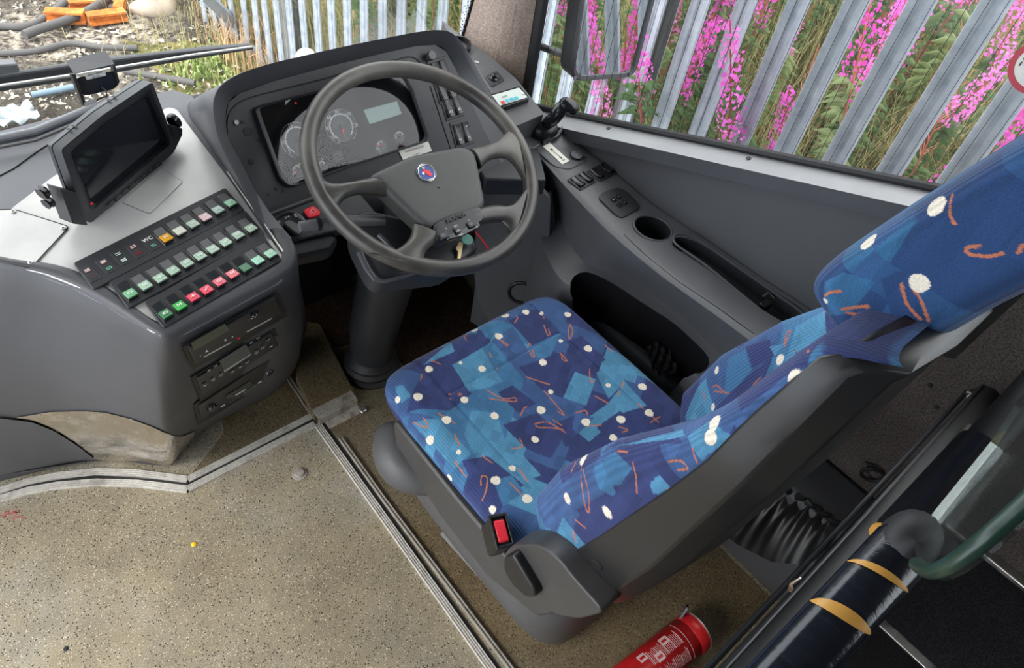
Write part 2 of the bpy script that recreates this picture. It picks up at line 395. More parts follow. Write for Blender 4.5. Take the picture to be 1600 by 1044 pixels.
# side window: glass, rubber seal, heating wires
win = thing('window_1', None, None, (XG, .3, 1.3)); win['kind'] = 'structure'
gy = [1.40, .22, -2.9]
obj('glass_pane', MB().add([(XG, 1.385, .64), (XG, .22, sillz(.22)), (XG, -2.9, 1.068), (XG, -2.9, 2.1), (XG, 1.385, 2.1)], [(0, 1, 2, 3, 4)]), M['glass'], win)
obj('rubber_seal', MB().tube([(XG - .004, y, sillz(y) + .006) for y in [1.385] + ledge[1:]], .0105, 8, flat=.9), M['rubber'], win)
obj('rubber_seal', MB().tube([(XG - .004, 1.385, .645), (XG - .004, 1.392, 2.2)], .014, 8), M['rubber'], win)
wmb = MB().box((0, 0, .55), .0008, .0008, 1.1)
w0 = None
wb = MB(); wb.box((0, 0, .55), .0009, .0009, 1.1)
for k in range(44):
    y = 1.34 - k * .0265
    if w0 is None:
        w0 = obj('heating_wire', wb, M['ink'], win); o = w0
    else:
        o = w0.copy(); COL.objects.link(o)
    o.location = (-.004, y - .3 , sillz(y) - 1.3 + .0); o.data = w0.data
for v in w0.data.vertices: v.co += Vector((XG, .3, 1.3)) ; v.co -= Vector((0, 0, 0))
# window post between driver's window and the windscreen
A = [Y(742, 0, 1.55), Y(724, 63, 1.55), X(815, 146, 1.395), X(838, 0, 1.395)]
def extrap(a, b, z): t = (z - b.z) / (a.z - b.z); return b.lerp(a, t)
TL, TR = extrap(A[0], A[1], 2.2), extrap(A[3], A[2], 2.2)
BL, BR = extrap(A[0], A[1], .70), extrap(A[3], A[2], .60)
mid = lambda p, q, t: p.lerp(q, t) + Vector((-.03, -.035, 0)) * math.sin(PI * t)
g = MB().grid([[mid(BL, BR, k / 8) for k in range(9)], [mid(TL, TR, k / 8) for k in range(9)]])
g.grid([[BL, BR + Vector((.04, .06, 0))], [TL, TR + Vector((.04, .06, 0))]])
S('trim_3', g, M['pillar'])
S('trim_4', MB().tube([BR + Vector((.012, -.012, -.05)), TR + Vector((.012, -.012, 0))], .018, 8, flat=.8), M['rubber'])
# windscreen
ws = thing('window_2', None, None, (.1, 1.7, .8)); ws['kind'] = 'structure'
obj('glass_pane', MB().add([(-1.35, 1.74, .70), (1.36, 1.70, .70), (1.36, 1.55, 2.15), (-1.35, 1.6, 2.15)], [(0, 1, 2, 3)]), M['glass'], ws)
o1 = BL + Vector((-.012, .01, -.05)); o2 = TL + Vector((-.012, .01, 0))
obj('frit_border', MB().prism([o1, o2, o2 + Vector((.03, 0, 0)), o1 + Vector((.03, 0, 0))], (0, -.004, 0)), M['ink'], ws)
fd = MB()
for k in range(90):
    for j in range(4):
        p = o1.lerp(o2, k / 89) + Vector((-.0045 - j * .0055, -.002, (j % 2) * .007)); r = .0024 - j * .0004
        fd.box(p, r * 2, .0006, r * 2)
obj('frit_dots', fd, M['ink'], ws, kind='stuff')
# aluminium floor strips
def strip(name, px, w, mat, h=.008, ribs=3, z=0.0, ret=False, **k):
    P = [Z(x, y, z) for x, y in px]; n = len(P); mb = MB()
    prof = [(-w / 2, 0), (-w / 2, h * .55)]
    m = ribs * 2 + 1
    for i in range(m): prof += [(-w / 2 + w * (i + .15) / m, h if i % 2 == 0 else h * .6), (-w / 2 + w * (i + .85) / m, h if i % 2 == 0 else h * .6)]
    prof += [(w / 2, h * .55), (w / 2, 0)]
    rows = []
    for i in range(n):
        t = (P[min(i + 1, n - 1)] - P[max(i - 1, 0)]).normalized(); s = Vector((t.y, -t.x, 0))
        if 0 < i < n - 1:
            d1 = (P[i] - P[i - 1]).normalized(); s = s / max(.5, abs(s.dot(Vector((d1.y, -d1.x, 0)))))
        rows.append([P[i] + s * a + Vector((0, 0, b_)) for a, b_ in prof])
    mb.grid(rows); return obj(name, mb, mat, solid='open', smooth=False, kind='structure', **k)
strip('trim_5', [(-60, 791), (0, 769), (45, 754), (90, 745), (150, 739), (215, 741), (294, 751)], .019, M['alu'])
strip('trim_6', [(294, 751), (400, 697), (488, 651)], .019, M['alu'])
strip('trim_7', [(-60, 806), (0, 781), (45, 768), (90, 760), (150, 755), (215, 757), (294, 766)], .019, M['alu'])
strip('trim_8', [(294, 766), (400, 711), (492, 664)], .019, M['alu'])
strip('trim_9', [(496, 664), (765, 1043), (900, 1233)], .020, M['alu'])
strip('trim_10', [(532, 687), (600, 783), (795, 1043), (920, 1210)], .012, M['aludirty'], h=.012, ribs=1)
strip('trim_11', [(451, 592), (488, 648)], .014, M['aludirty'], ribs=1)
# black gap between the strips
S('trim_12', MB().prism([Z(x, y, .0035) for x, y in [(-60, 799), (45, 761), (150, 747), (294, 759), (400, 704), (492, 656), (486, 653), (400, 699), (294, 753), (150, 742), (45, 756), (-60, 793)]], (0, 0, .003)), M['rubber'])
S('trim_13', MB().prism([Z(x, y, .003) for x, y in [(500, 661), (770, 1043), (905, 1233), (912, 1228), (776, 1036), (505, 657)]], (0, 0, .0025)), M['rubber'])
# raised footrest slab beside the dash with its worn edging
fr = thing('footrest_step', 'low speckled floor step with worn metal nosing, left of the steering column foot', 'step', Z(500, 600, 0))
P = [Z(x, y, .035) for x, y in ((462, 590), (489, 648), (556, 616), (500, 505), (470, 500))]
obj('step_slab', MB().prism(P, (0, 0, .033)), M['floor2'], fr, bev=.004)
a, b_ = Z(497, 653, .036), Z(558, 622, .036); d = (b_ - a).normalized(); s_ = Vector((d.y, -d.x, 0))
obj('nosing', MB().prism([a, b_, b_ - s_ * .035, a - s_ * .035], (0, 0, .005)).prism([a + Vector((0, 0, -.003)), b_ + Vector((0, 0, -.003)), b_ + s_ * .004 + Vector((0, 0, -.003)), a + s_ * .004 + Vector((0, 0, -.003))], (0, 0, .03)), M['aludirty'], fr, bev=.0015)
a2, b2 = a + s_ * .03 - Vector((0, 0, .033)), b_ + s_ * .03 - Vector((0, 0, .033))
obj('toe_strip', MB().prism([a2, b2, b2 - s_ * .028, a2 - s_ * .028], (0, 0, .003)), M['aludirty'], fr, bev=.001)
obj('corner_cap', MB().box(b2 + Vector((0, 0, .008)), .02, .022, .012), M['steel'], fr, bev=.003)
# wheel-arch box along the wall behind the seat, plinth and black box behind the partition
S('trim_14', MB().prism([(1.205, 1.0, .37), (1.205, -.08, .37), (XW, -.08, .37), (XW, 1.0, .37)], (0, 0, .37)), M['wall'], bev=.02, seg=3)
S('trim_15', MB().prism([(.72, -.16, .27), (1.19, -.16, .27), (1.19, -2.8, .27), (.72, -2.8, .27)], (0, 0, .27)), M['carpetk'], bev=.004)
S('trim_16', MB().prism([(1.19, -.12, .30), (1.19, -2.8, .30), (XW, -2.8, .46), (XW, -.12, .46)], (0, 0, .25)), M['carpetk'], bev=.01)
zb = .275; S('trim_17', MB().prism([(1.165, -.17, zb), (1.19, -.17, zb), (1.19, -2.5, zb), (1.165, -2.5, zb)], (0, 0, .012)), M['steel'], bev=.002)
S('trim_18', MB().prism([(XW - .03, -.13, .475), (XW - .005, -.13, .475), (XW - .005, -2.5, .475), (XW - .03, -2.5, .475)], (0, 0, .014)), M['steel'], bev=.003)

# ================================================================== moquette painter
NAVY, MID, LIGHT, TEAL = srgb(50, 60, 106), srgb(60, 88, 134), srgb(78, 134, 168), srgb(62, 110, 150)
CREAM, ORNG = srgb(232, 222, 204), srgb(184, 112, 82)
def paint(o, B, quads, dots, loops, conv, seed=1, cell=.07, dotr=1.0, lw=.0014, tint=1.0, randfill=True):
    off = WL.get(o.name, Vector((0, 0, 0))); me = o.data; n = len(me.vertices)
    V = np.empty(n * 3); me.vertices.foreach_get('co', V); V = V.reshape(-1, 3) + np.array(off)
    rs = np.random.RandomState(seed)
    # base: rectangles woven at random over the cloth
    rot = np.array([[.87, .5, .0], [-.5, .87, 0], [0, 0, 1]]); Q = V @ rot.T
    C = np.tile(np.array(MID), (n, 1)).astype(float)
    if randfill:
        for s_, cols in ((cell * 1.3, (NAVY, MID, MID, TEAL)), (cell, (LIGHT, NAVY, None, None, None))):
            q = Q / s_ + rs.rand(3) * 7
            q[:, 0] += np.floor(q[:, 1] * .8) * .37
            key = np.floor(q[:, 0] * .9) * 73 + np.floor(q[:, 1] * .8) * 151 + np.floor(q[:, 2] * .7) * 311
            h = (np.sin(key * 12.9898) * 43758.5453) % 1
            for k, cc in enumerate(cols):
                if cc is None: continue
                m = (h >= k / len(cols)) & (h < (k + 1) / len(cols)) if s_ > cell else (h >= k / len(cols) * 1.0) & (h < (k + .8) / len(cols))
                C[m] = cc
    def pt(c):
        x, y = conv(*c); r = hit(B, x, y); return None if r is None else np.array(r[0])
    for col, poly in quads:
        P = [pt(c) for c in poly]; P = [p for p in P if p is not None]
        if len(P) < 3: continue
        P = np.array(P); c0 = P.mean(0); U, s, Vt = np.linalg.svd(P - c0); a, b2, nn = Vt
        x = (V - c0) @ a; y = (V - c0) @ b2; z = (V - c0) @ nn
        px, py = (P - c0) @ a, (P - c0) @ b2; ins = np.zeros(n, bool); j = len(P) - 1
        for i in range(len(P)):
            cnd = ((py[i] > y) != (py[j] > y)) & (x < (px[j] - px[i]) * (y - py[i]) / (py[j] - py[i] + 1e-12) + px[i]); ins ^= cnd; j = i
        C[ins & (abs(z) < .05)] = col
    q = (V @ rot.T) / .021 + 50; q[:, 0] += np.floor(q[:, 1]) * .43; key = np.floor(q[:, 0] * .7) * 37 + np.floor(q[:, 1]) * 91 + np.floor(q[:, 2] * .6) * 57
    if randfill: C *= (.84 + .34 * ((np.sin(key * 12.9898) * 43758.5453) % 1))[:, None]
    # yarn loops
    for lp in loops:
        P = [pt(c) for c in lp]; P = [p for p in P if p is not None]
        if len(P) < 2: continue
        P = [np.array(q) for q in catmull([Vector(p) for p in P], 6)]
        d = np.full(n, 9.)
        bb = np.array(P); m = ((V > bb.min(0) - .01) & (V < bb.max(0) + .01)).all(1); W_ = V[m]; dd = np.full(len(W_), 9.)
        for a, b2 in zip(P, P[1:]):
            ab = b2 - a; tt = np.clip(((W_ - a) @ ab) / (ab @ ab + 1e-12), 0, 1); dd = np.minimum(dd, np.linalg.norm(W_ - (a + tt[:, None] * ab), axis=1))
        idx = np.where(m)[0][dd < lw]; C[idx] = ORNG
    for cx, cy, r in dots:
        p = pt((cx, cy)); q = pt((cx + r, cy))
        if p is None: continue
        rad = min(.0100, .0086 * r / 13 * dotr)
        m = np.linalg.norm(V - p, axis=1); ang = rs.rand() * 6
        d_ = V - p; wob = 1 + .05 * np.sin(np.arctan2(d_[:, 1] + d_[:, 2], d_[:, 0]) * 3 + ang)
        C[m < rad * wob] = CREAM
    return V, C, rs
def scatter(V, C, rs, B, n, loops, keep=None, r=.0075):
    """extra dots and yarn ticks on the cloth where nothing was given"""
    N = len(V)
    for k in range(n):
        p = V[rs.randint(N)]
        if keep is not None and not keep(p): continue
        C[np.linalg.norm(V - p, axis=1) < r * rs.uniform(.6, 1.1)] = CREAM
    for k in range(loops):
        p = V[rs.randint(N)]
        if keep is not None and not keep(p): continue
        a = rs.randn(3); a /= np.linalg.norm(a); b = rs.randn(3); L = rs.uniform(.015, .035); w = rs.uniform(.1, .35)
        near = np.linalg.norm(V - p, axis=1) < .06; W_ = V[near]; dd = np.full(len(W_), 9.)
        b -= a * (a @ b); b /= np.linalg.norm(b)
        Q = [p + a * L * math.cos(t) + b * L * w * math.sin(t) for t in np.linspace(0, rs.uniform(3.5, 6.1), 14)]
        for s, e in zip(Q, Q[1:]):
            ab = e - s; tt = np.clip(((W_ - s) @ ab) / (ab @ ab), 0, 1); dd = np.minimum(dd, np.linalg.norm(W_ - (s + tt[:, None] * ab), axis=1))
        C[np.where(near)[0][dd < .0016]] = ORNG
def store(o, C, rib):
    me = o.data; n = len(me.vertices)
    a = me.color_attributes.new('weave', 'FLOAT_COLOR', 'POINT'); a.data.foreach_set('color', np.hstack([C, np.ones((n, 1))]).astype(np.float32).ravel())
    b = me.attributes.new('rib', 'FLOAT_VECTOR', 'POINT'); b.data.foreach_set('vector', rib.astype(np.float32).ravel())

# ================================================================== driver's seat
seat = thing('driver_seat', "driver's seat with blue patterned moquette cushion, backrest and headrest on a grey pedestal", 'seat', (.80, .55, 0))
SX0, SX1, SY0, SY1, SZ = .538, 1.075, .30, .838, .5
def sgrid(fn, nu, nv):
    U, Vv = np.meshgrid(np.linspace(-1, 1, nu), np.linspace(-1, 1, nv)); P = fn(U, Vv).reshape(-1, 3)
    idx = np.arange(nu * nv).reshape(nv, nu); F = np.stack([idx[:-1, :-1], idx[:-1, 1:], idx[1:, 1:], idx[1:, :-1]], -1).reshape(-1, 4)
    return P, F
def nobj(name, P, F, mat, parent, kind=None):
    off = WL[parent.name]; me = bpy.data.meshes.new(name); me.from_pydata((P - np.array(off)).tolist(), [], F.tolist()); me.update()
    me.polygons.foreach_set('use_smooth', [True] * len(me.polygons)); me.materials.append(mat)
    o = bpy.data.objects.new(name, me); COL.objects.link(o); o.parent = parent; WL[o.name] = off.copy(); return o
def pillow_fn(cx, cy, hx, hy, p=7.0):
    """square -1..1 to a rounded rectangle; the outer ring rolls down the sides"""
    def f(U, V):
        R = np.maximum(np.abs(U), np.abs(V)) + 1e-9
        k = 1 / (np.abs(U / R) ** p + np.abs(V / R) ** p) ** (1 / p)      # squircle
        r = np.minimum(R / .86, 1)                                       # 0..1 across the top
        s = np.clip((R - .86) / .14, 0, 1)                               # 0..1 down the side
        x = cx + hx * (U / R) * k * r; y = cy + hy * (V / R) * k * r
        return x, y, r, s, U / R * k, V / R * k
    return f
pf = pillow_fn((SX0 + SX1) / 2, (SY0 + SY1) / 2, (SX1 - SX0) / 2, (SY1 - SY0) / 2, 9)
def cush(U, V):
    x, y, r, s, ux, uy = pf(U, V)
    z = SZ + .012 - .020 * np.exp(-((x - .8) ** 2 / .02 + (y - .5) ** 2 / .03)) - .028 * np.clip((r - .86) / .14, 0, 1) ** 2
    z += .004 * np.sin((x - .8) * 26) * (r < .9) * 0
    seam = np.exp(-((np.abs(x - .806) - .17) / .004) ** 2) * .004 * (y > .42) + np.exp(-((y - .70) / .004) ** 2) * .004 * (np.abs(x - .806) < .17)
    z -= seam
    x = x + ux * .006 * np.sin(PI * s); y = y + uy * .006 * np.sin(PI * s); z = z - s * .075
    x = x - ux * .012 * s; y = y - uy * .012 * s
    return np.stack([x, y, z], -1)
P, F = sgrid(cush, 420, 420)
cushion = nobj('seat_cushion', P, F, M['cloth'], seat)
Bc = bvh(cushion)
c2 = lambda x, y: (560 + x / 2.663, 420 + y / 2.663)
L_, N_, M_, T_ = LIGHT, NAVY, MID, TEAL
CQ = [(T_, [(215, 600), (385, 410), (520, 325), (560, 300), (690, 460), (610, 715), (470, 775), (330, 625)]),
 (N_, [(110, 480), (280, 400), (400, 405), (470, 520), (380, 590), (200, 600)]),
 (L_, [(390, 400), (515, 330), (555, 400), (600, 470), (520, 500), (460, 510)]),
 (L_, [(470, 590), (575, 600), (610, 715), (480, 770), (440, 690)]), (L_, [(225, 640), (330, 625), (470, 770), (400, 840)]),
 (M_, [(555, 300), (640, 240), (760, 420), (700, 480), (640, 400)]), (N_, [(580, 515), (640, 485), (740, 560), (665, 600)]),
 (N_, [(625, 215), (740, 165), (835, 270), (720, 320)]), (N_, [(665, 410), (850, 345), (900, 430), (850, 540), (760, 500)]),
 (N_, [(600, 650), (740, 600), (860, 690), (800, 790), (700, 750)]), (N_, [(860, 300), (930, 280), (1030, 380), (960, 405)]),
 (N_, [(915, 215), (965, 190), (1120, 275), (1060, 315)]), (T_, [(980, 190), (1040, 175), (1155, 285), (1065, 325)]),
 (N_, [(1080, 340), (1130, 320), (1290, 450), (1200, 490)]), (L_, [(990, 435), (1050, 395), (1110, 470), (1040, 540)]),
 (L_, [(1110, 470), (1200, 570), (1100, 600), (960, 720), (890, 665), (1040, 560)]), (N_, [(990, 660), (1090, 590), (1180, 690), (1050, 720)]),
 (L_, [(1240, 580), (1320, 520), (1400, 640), (1330, 650)]), (L_, [(545, 765), (640, 722), (760, 860), (690, 890)]),
 (N_, [(430, 800), (540, 780), (690, 900), (560, 1000), (500, 950)]), (L_, [(225, 372), (385, 308), (400, 345), (270, 402)]),
 (N_, [(400, 290), (500, 250), (540, 300), (470, 340)]), (L_, [(745, 108), (830, 78), (840, 98), (770, 130)]), (T_, [(800, 120), (830, 112), (900, 170), (860, 195)]),
 (L_, [(880, 135), (905, 130), (960, 180), (930, 200)]), (M_, [(740, 540), (850, 560), (980, 620), (880, 720), (860, 690)]), (N_, [(820, 640), (900, 610), (890, 665), (940, 720), (860, 740)]),
 (T_, [(560, 880), (640, 860), (690, 930), (600, 990)]), (L_, [(150, 490), (185, 485), (220, 530), (180, 560)])]
CD = [(611, 195, 16), (697, 180, 13), (762, 186, 8), (871, 191, 13), (483, 256, 13), (584, 281, 14), (294, 417, 13), (424, 391, 7), (514, 416, 13), (842, 300, 8), (956, 332, 16), (1163, 303, 16), (768, 390, 14), (248, 533, 18), (163, 545, 11), (441, 545, 13), (800, 512, 9), (1039, 485, 9), (1182, 491, 15), (760, 588, 16), (566, 612, 14), (367, 629, 15), (946, 638, 15), (1092, 627, 17), (1210, 600, 15), (297, 713, 15), (735, 711, 13), (417, 763, 8), (1060, 703, 13), (638, 833, 12), (571, 881, 15), (702, 957, 15), (380, 870, 12), (558, 1003, 12)]
CL = [[(770, 200), (797, 272), (788, 278), (772, 235)], [(880, 230), (892, 262), (878, 292), (874, 250), (886, 236)], [(705, 318), (716, 314), (732, 362), (720, 362), (706, 325)], [(650, 225), (662, 205), (656, 195)], [(838, 348), (868, 382), (850, 378), (845, 355)], [(965, 390), (962, 440), (970, 472), (980, 465)], [(1060, 265), (1065, 300), (1055, 345), (1028, 318)], [(925, 185), (960, 188), (968, 170), (940, 160), (925, 172)], [(1052, 385), (1162, 388)], [(1058, 382), (1100, 352), (1130, 356)], [(1270, 455), (1215, 468), (1210, 450), (1245, 442), (1270, 455)], [(455, 270), (440, 285), (450, 298)], [(545, 350), (575, 415)], [(575, 285), (618, 322)], [(375, 522), (430, 522), (380, 542)], [(535, 505), (600, 540), (650, 537), (655, 552), (600, 548), (545, 540)], [(698, 450), (795, 482)], [(675, 610), (690, 580), (702, 575)], [(775, 510), (855, 605), (828, 592)], [(985, 530), (1040, 560)], [(905, 600), (945, 590), (952, 608)], [(735, 645), (790, 640), (862, 682)], [(735, 645), (750, 660), (800, 662), (850, 668)], [(812, 630), (845, 652)], [(640, 748), (682, 740), (672, 708)], [(400, 688), (422, 735), (405, 705)], [(1105, 470), (1080, 530)], [(1160, 560), (1250, 640)], [(1215, 640), (1255, 615)], [(1085, 658), (1120, 670), (1100, 680)], [(950, 655), (1010, 650)], [(510, 900), (512, 865), (535, 868), (532, 920), (515, 965)], [(665, 830), (705, 885)], [(630, 890), (680, 942)], [(515, 780), (557, 808)], [(230, 640), (290, 662), (272, 622)], [(330, 600), (400, 642)], [(400, 800), (447, 867)], [(300, 380), (342, 397)], [(265, 440), (258, 465)], [(600, 300), (625, 318)]]
V, C, rs = paint(cushion, Bc, CQ, CD, CL, c2, 3)
store(cushion, C, V[:, [0, 1, 2]] * np.array([7, 7, 7]))
# seams on the cushion
def surf_line(B, px, off=.0004): return [hit(B, x, y, off)[0] for x, y in px if hit(B, x, y)]
# backrest ---------------------------------------------------------
EZ = [.50, .592, .749, .882, .975, 1.072, 1.158, 1.231, 1.272, 1.32]
EY_ = [.272, .252, .208, .175, .152, .131, .121, .108, .10, .085]
CZ = [.50, .596, .746, .903, 1.027, 1.064, 1.116, 1.225, 1.281, 1.33]
CYf = [.33, .369, .338, .272, .200, .180, .160, .131, .114, .09]
RZ = [.52, .653, .8, .91, 1.079, 1.205, 1.34]; RY = [.150, .119, .09, .078, .057, .047, .036]
HZ = [.50, .56, .62, 1.08, 1.17, 1.24, 1.29, 1.33]; HWx = [.225, .252, .262, .262, .248, .238, .212, .17]
def bk(U, V):
    h = (V + 1) / 2; z = .525 + h * .772
    front = np.where(np.abs(U) < .22, .4 * np.abs(U) / .22, .4 + .6 * (np.abs(U) - .22) / .78); hw = np.interp(z, HZ, HWx); ed = np.interp(z, EZ, EY_); cr_ = np.interp(z, CZ, CYf)
    mid_ = ed + .012 + .02 * np.exp(-((z - .78) / .18) ** 2)
    w = np.clip((front - .40) / .44, 0, 1); rise = .5 - .5 * np.cos(PI * w); t = np.clip((front - .84) / .16, 0, 1)
    y = mid_ + (cr_ - mid_) * rise
    y = np.where(front > .84, ed + (cr_ - ed) * np.cos(t * PI / 2) ** .9, y)
    x = .806 + np.sign(U) * hw * np.where(front > .84, .84 + .16 * np.sin(t * PI / 2), front)
    crown = np.clip((h - .95) / .05, 0, 1) ** 2; foot = np.clip((.05 - h) / .05, 0, 1) ** 2
    y = y - crown * .05 - foot * .05 - .004 * np.exp(-((front - .42) / .01) ** 2)
    return np.stack([x, y, z], -1)
P, F = sgrid(bk, 520, 440)
back = nobj('backrest_cushion', P, F, M['cloth'], seat)
Bb = bvh(back)
c3 = lambda x, y: (560 + x / 2.663, 652 + y / 2.663)
c1 = lambda x, y: (1000 + x / 2.663, 380 + y / 2.663)
BQ = [(N_, [(880, 290), (1100, 110), (1350, 110), (1380, 260), (1100, 420), (900, 470)]), (M_, [(790, 200), (1000, 100), (1060, 130), (1080, 280), (850, 420), (780, 330)]), (T_, [(980, 210), (1070, 140), (1140, 210), (1060, 330), (1000, 300)]),
  (L_, [(790, 190), (900, 110), (1100, 65), (1350, 50), (1360, 80), (1080, 120), (860, 170)]), (L_, [(1200, 290), (1250, 240), (1300, 290), (1220, 330)]), (L_, [(1370, 80), (1470, 10), (1560, 80), (1490, 220), (1430, 180)]),
  (L_, [(760, 470), (800, 460), (910, 580), (860, 600), (810, 560)]), (N_, [(1060, 290), (1200, 230), (1230, 330), (1120, 400)]),]
BD = [(936, 173, 17), (868, 338, 16), (1035, 397, 17), (1301, 330, 17), (1236, 381, 11), (1465, 84, 17), (1482, 21, 13), (852, 590, 14)]
BL_ = [[(930, 195), (930, 290), (948, 385), (960, 385), (955, 300), (935, 220)], [(1142, 190), (1155, 250), (1158, 315)], [(1290, 185), (1340, 182), (1370, 212), (1330, 220)], [(1355, 285), (1290, 300), (1262, 350)], [(1390, 130), (1410, 190), (1450, 230)], [(800, 280), (830, 220)], [(885, 230), (905, 190)], [(1080, 140), (1120, 145)], [(895, 470), (935, 550), (905, 520), (890, 480)], [(900, 425), (948, 465)], [(960, 130), (1010, 115)]]
V, C, rs = paint(back, Bb, BQ, BD, BL_, c3, 8)
# right bolster and upper left edge, read in the other close-up
def more(o, B, V, C, quads, dots, loops, conv, seed=5):
    n0 = C.copy()
    V2, C2, rs2 = paint(o, B, quads, dots, loops, conv, seed, randfill=False)
    base = np.array(MID); m = (np.abs(C2 - base).sum(1) > 1e-6); C[m] = C2[m]
more(back, Bb, V, C, [(N_, [(440, 430), (540, 400), (560, 470), (470, 520)]), (T_, [(370, 480), (440, 440), (465, 530), (400, 600), (350, 640)]), (L_, [(655, 270), (745, 245), (775, 330), (665, 370)]), (L_, [(540, 430), (600, 420), (560, 470)]), (N_, [(410, 640), (640, 440), (860, 370), (700, 520), (560, 680), (420, 700)])],
     [(583, 484, 15), (319, 529, 12), (304, 681, 11), (480, 325, 17), (409, 368, 7), (651, 565, 26), (310, 745, 15), (291, 808, 17)],
     [[(600, 420), (612, 370), (625, 372), (600, 430)], [(300, 600), (320, 592), (345, 620), (310, 615)], [(345, 620), (370, 625)], [(405, 425), (458, 440)], [(650, 450), (700, 450), (748, 488)], [(550, 320), (590, 285)], [(290, 495), (310, 470)], [(265, 620), (270, 660)], [(470, 590), (500, 560)]], c1)
store(back, C, V[:, [0, 2, 1]] * np.array([7, 7, 7]))
# headrest ---------------------------------------------------------
HC = Vector((.806, .078, 1.360)); hx, hz, hy = .128, .164, .062
tl = math.radians(21)
def arcparam(fn, n, a, b):
    q = np.linspace(a, b, 4000); X_, Y_ = fn(q); d = np.concatenate([[0], np.cumsum(np.hypot(np.diff(X_), np.diff(Y_)))]); d /= d[-1]
    return lambda t: np.interp(t, d, q)
spw = lambda a, e: np.sign(a) * np.abs(a) ** e
fper = lambda q: (hx * spw(np.sin(q), .32), -hy * spw(np.cos(q), .42))
fver = lambda q: (.1 * spw(np.cos(q), .28), hz * spw(np.sin(q), .38))
aper, aver = arcparam(fper, 0, -PI, PI), arcparam(fver, 0, -PI / 2, PI / 2)
def head(U, V):
    X_, Y_ = fper(aper((U + 1) / 2)); S_, Z_ = fver(aver((V + 1) / 2)); S_ = S_ / .1
    x = X_ * S_; y = Y_ * S_ * (1 - .06 * Z_ / hz); z = Z_
    y2 = y * math.cos(tl) - z * math.sin(tl); z2 = z * math.cos(tl) + y * math.sin(tl) - .042 * np.clip(-y / hy, 0, 1) * np.clip(-Z_ / hz, 0, 1)
    return np.stack([HC.x + x, HC.y + y2, HC.z + z2], -1)
P, F = sgrid(head, 520, 400)
hr = nobj('headrest', P, F, M['cloth'], seat)
Bh = bvh(hr)
HQ = [(T_, [(770, 160), (850, 120), (980, 160), (880, 290), (790, 300)]), (N_, [(760, 290), (880, 300), (1080, 470), (1000, 495), (880, 440)]), (N_, [(1000, 150), (1110, 100), (1200, 330), (1100, 420)])]
HD = [(1161, 165, 36), (771, 240, 12), (937, 2, 20)]
HL = [[(1088, 170), (1110, 250), (1165, 315)], [(1125, 175), (1170, 240), (1202, 325)], [(770, 220), (790, 205), (835, 200)], [(770, 282), (860, 272), (948, 262)], [(860, 290), (930, 300)], [(1065, 320), (1090, 380), (1100, 420)], [(1420, 10), (1360, 20), (1370, 45), (1450, 55), (1508, 42)], [(1590, 10), (1575, 40)], [(1150, 385), (1180, 380)]]
V, C, rs = paint(hr, Bh, HQ, HD, HL, c1, 4, dotr=.42, lw=.0017)
_m = (C[:, 2] > C[:, 0] * 1.3); C[_m] = C[_m] * .55 + .45 * np.array(srgb(22, 74, 112))
more(hr, Bh, V, C, [], [(1233, -158, 34), (950, -6, 18)], [[(1300, -200), (1290, -120), (1310, -80)]], c1)
scatter(V, C, rs, Bh, 16, 22, lambda p: p[0] > .83 or p[2] > 1.50, .009)
store(hr, C, V[:, [0, 2, 1]] * np.array([5, 5, 5]))
neck = MB(); neck.tube([(.806, .07, 1.2), (.806, .06, 1.36)], .05, 14, flat=.4)
obj('headrest_stem', neck, M['rubber'], seat)
# backrest shell: one skin round the back, flat sides with a bevel to the rear
rows = []
for z in np.linspace(.53, 1.265, 24):
    hw = np.interp(z, HZ, HWx) + .004; fr_ = np.interp(z, EZ, EY_) + .002; rr = np.interp(z, RZ, RY)
    rows.append([Vector((.806 + s * a, y, z)) for s, a, y in ((-1, hw - .03, fr_), (-1, hw, fr_ + .002), (-1, hw, fr_ - .02), (-1, hw - .004, rr + .030), (-1, hw - .035, rr), (-1, hw - .12, rr - .012), (1, hw - .12, rr - .012), (1, hw - .035, rr), (1, hw - .004, rr + .030), (1, hw, fr_ - .02), (1, hw, fr_ + .002), (1, hw - .03, fr_))])
for zz, kx, ky in ((1.278, .95, .9), (1.288, .82, .72), (1.293, .6, .45)):
    c_ = sum(rows[23], Vector()) / 12; rows.append([Vector((c_.x + (p.x - c_.x) * kx, c_.y - .01 + (p.y - c_.y) * ky, zz)) for p in rows[23]])
g = MB().grid(rows); top = rows[-1]; g.f.append(tuple(len(g.v) - 12 + i for i in range(12))); g.f.append(tuple(range(11, -1, -1)))
shell = obj('backrest_shell', g, M['shell'], seat, auto=28, bev=.006, seg=2)
Bs = bvh(shell)
for (px, py, r) in ((933, 883, .011), (909, 902, .011)):
    h_ = hit(Bs, px, py, .0005)
    if h_: obj('screw_cover', MB().lathe(h_[0], h_[1], [(r, -.001), (r, .0006), (r * .9, .0008), (0, .0008)], 20), M['shell'], seat)
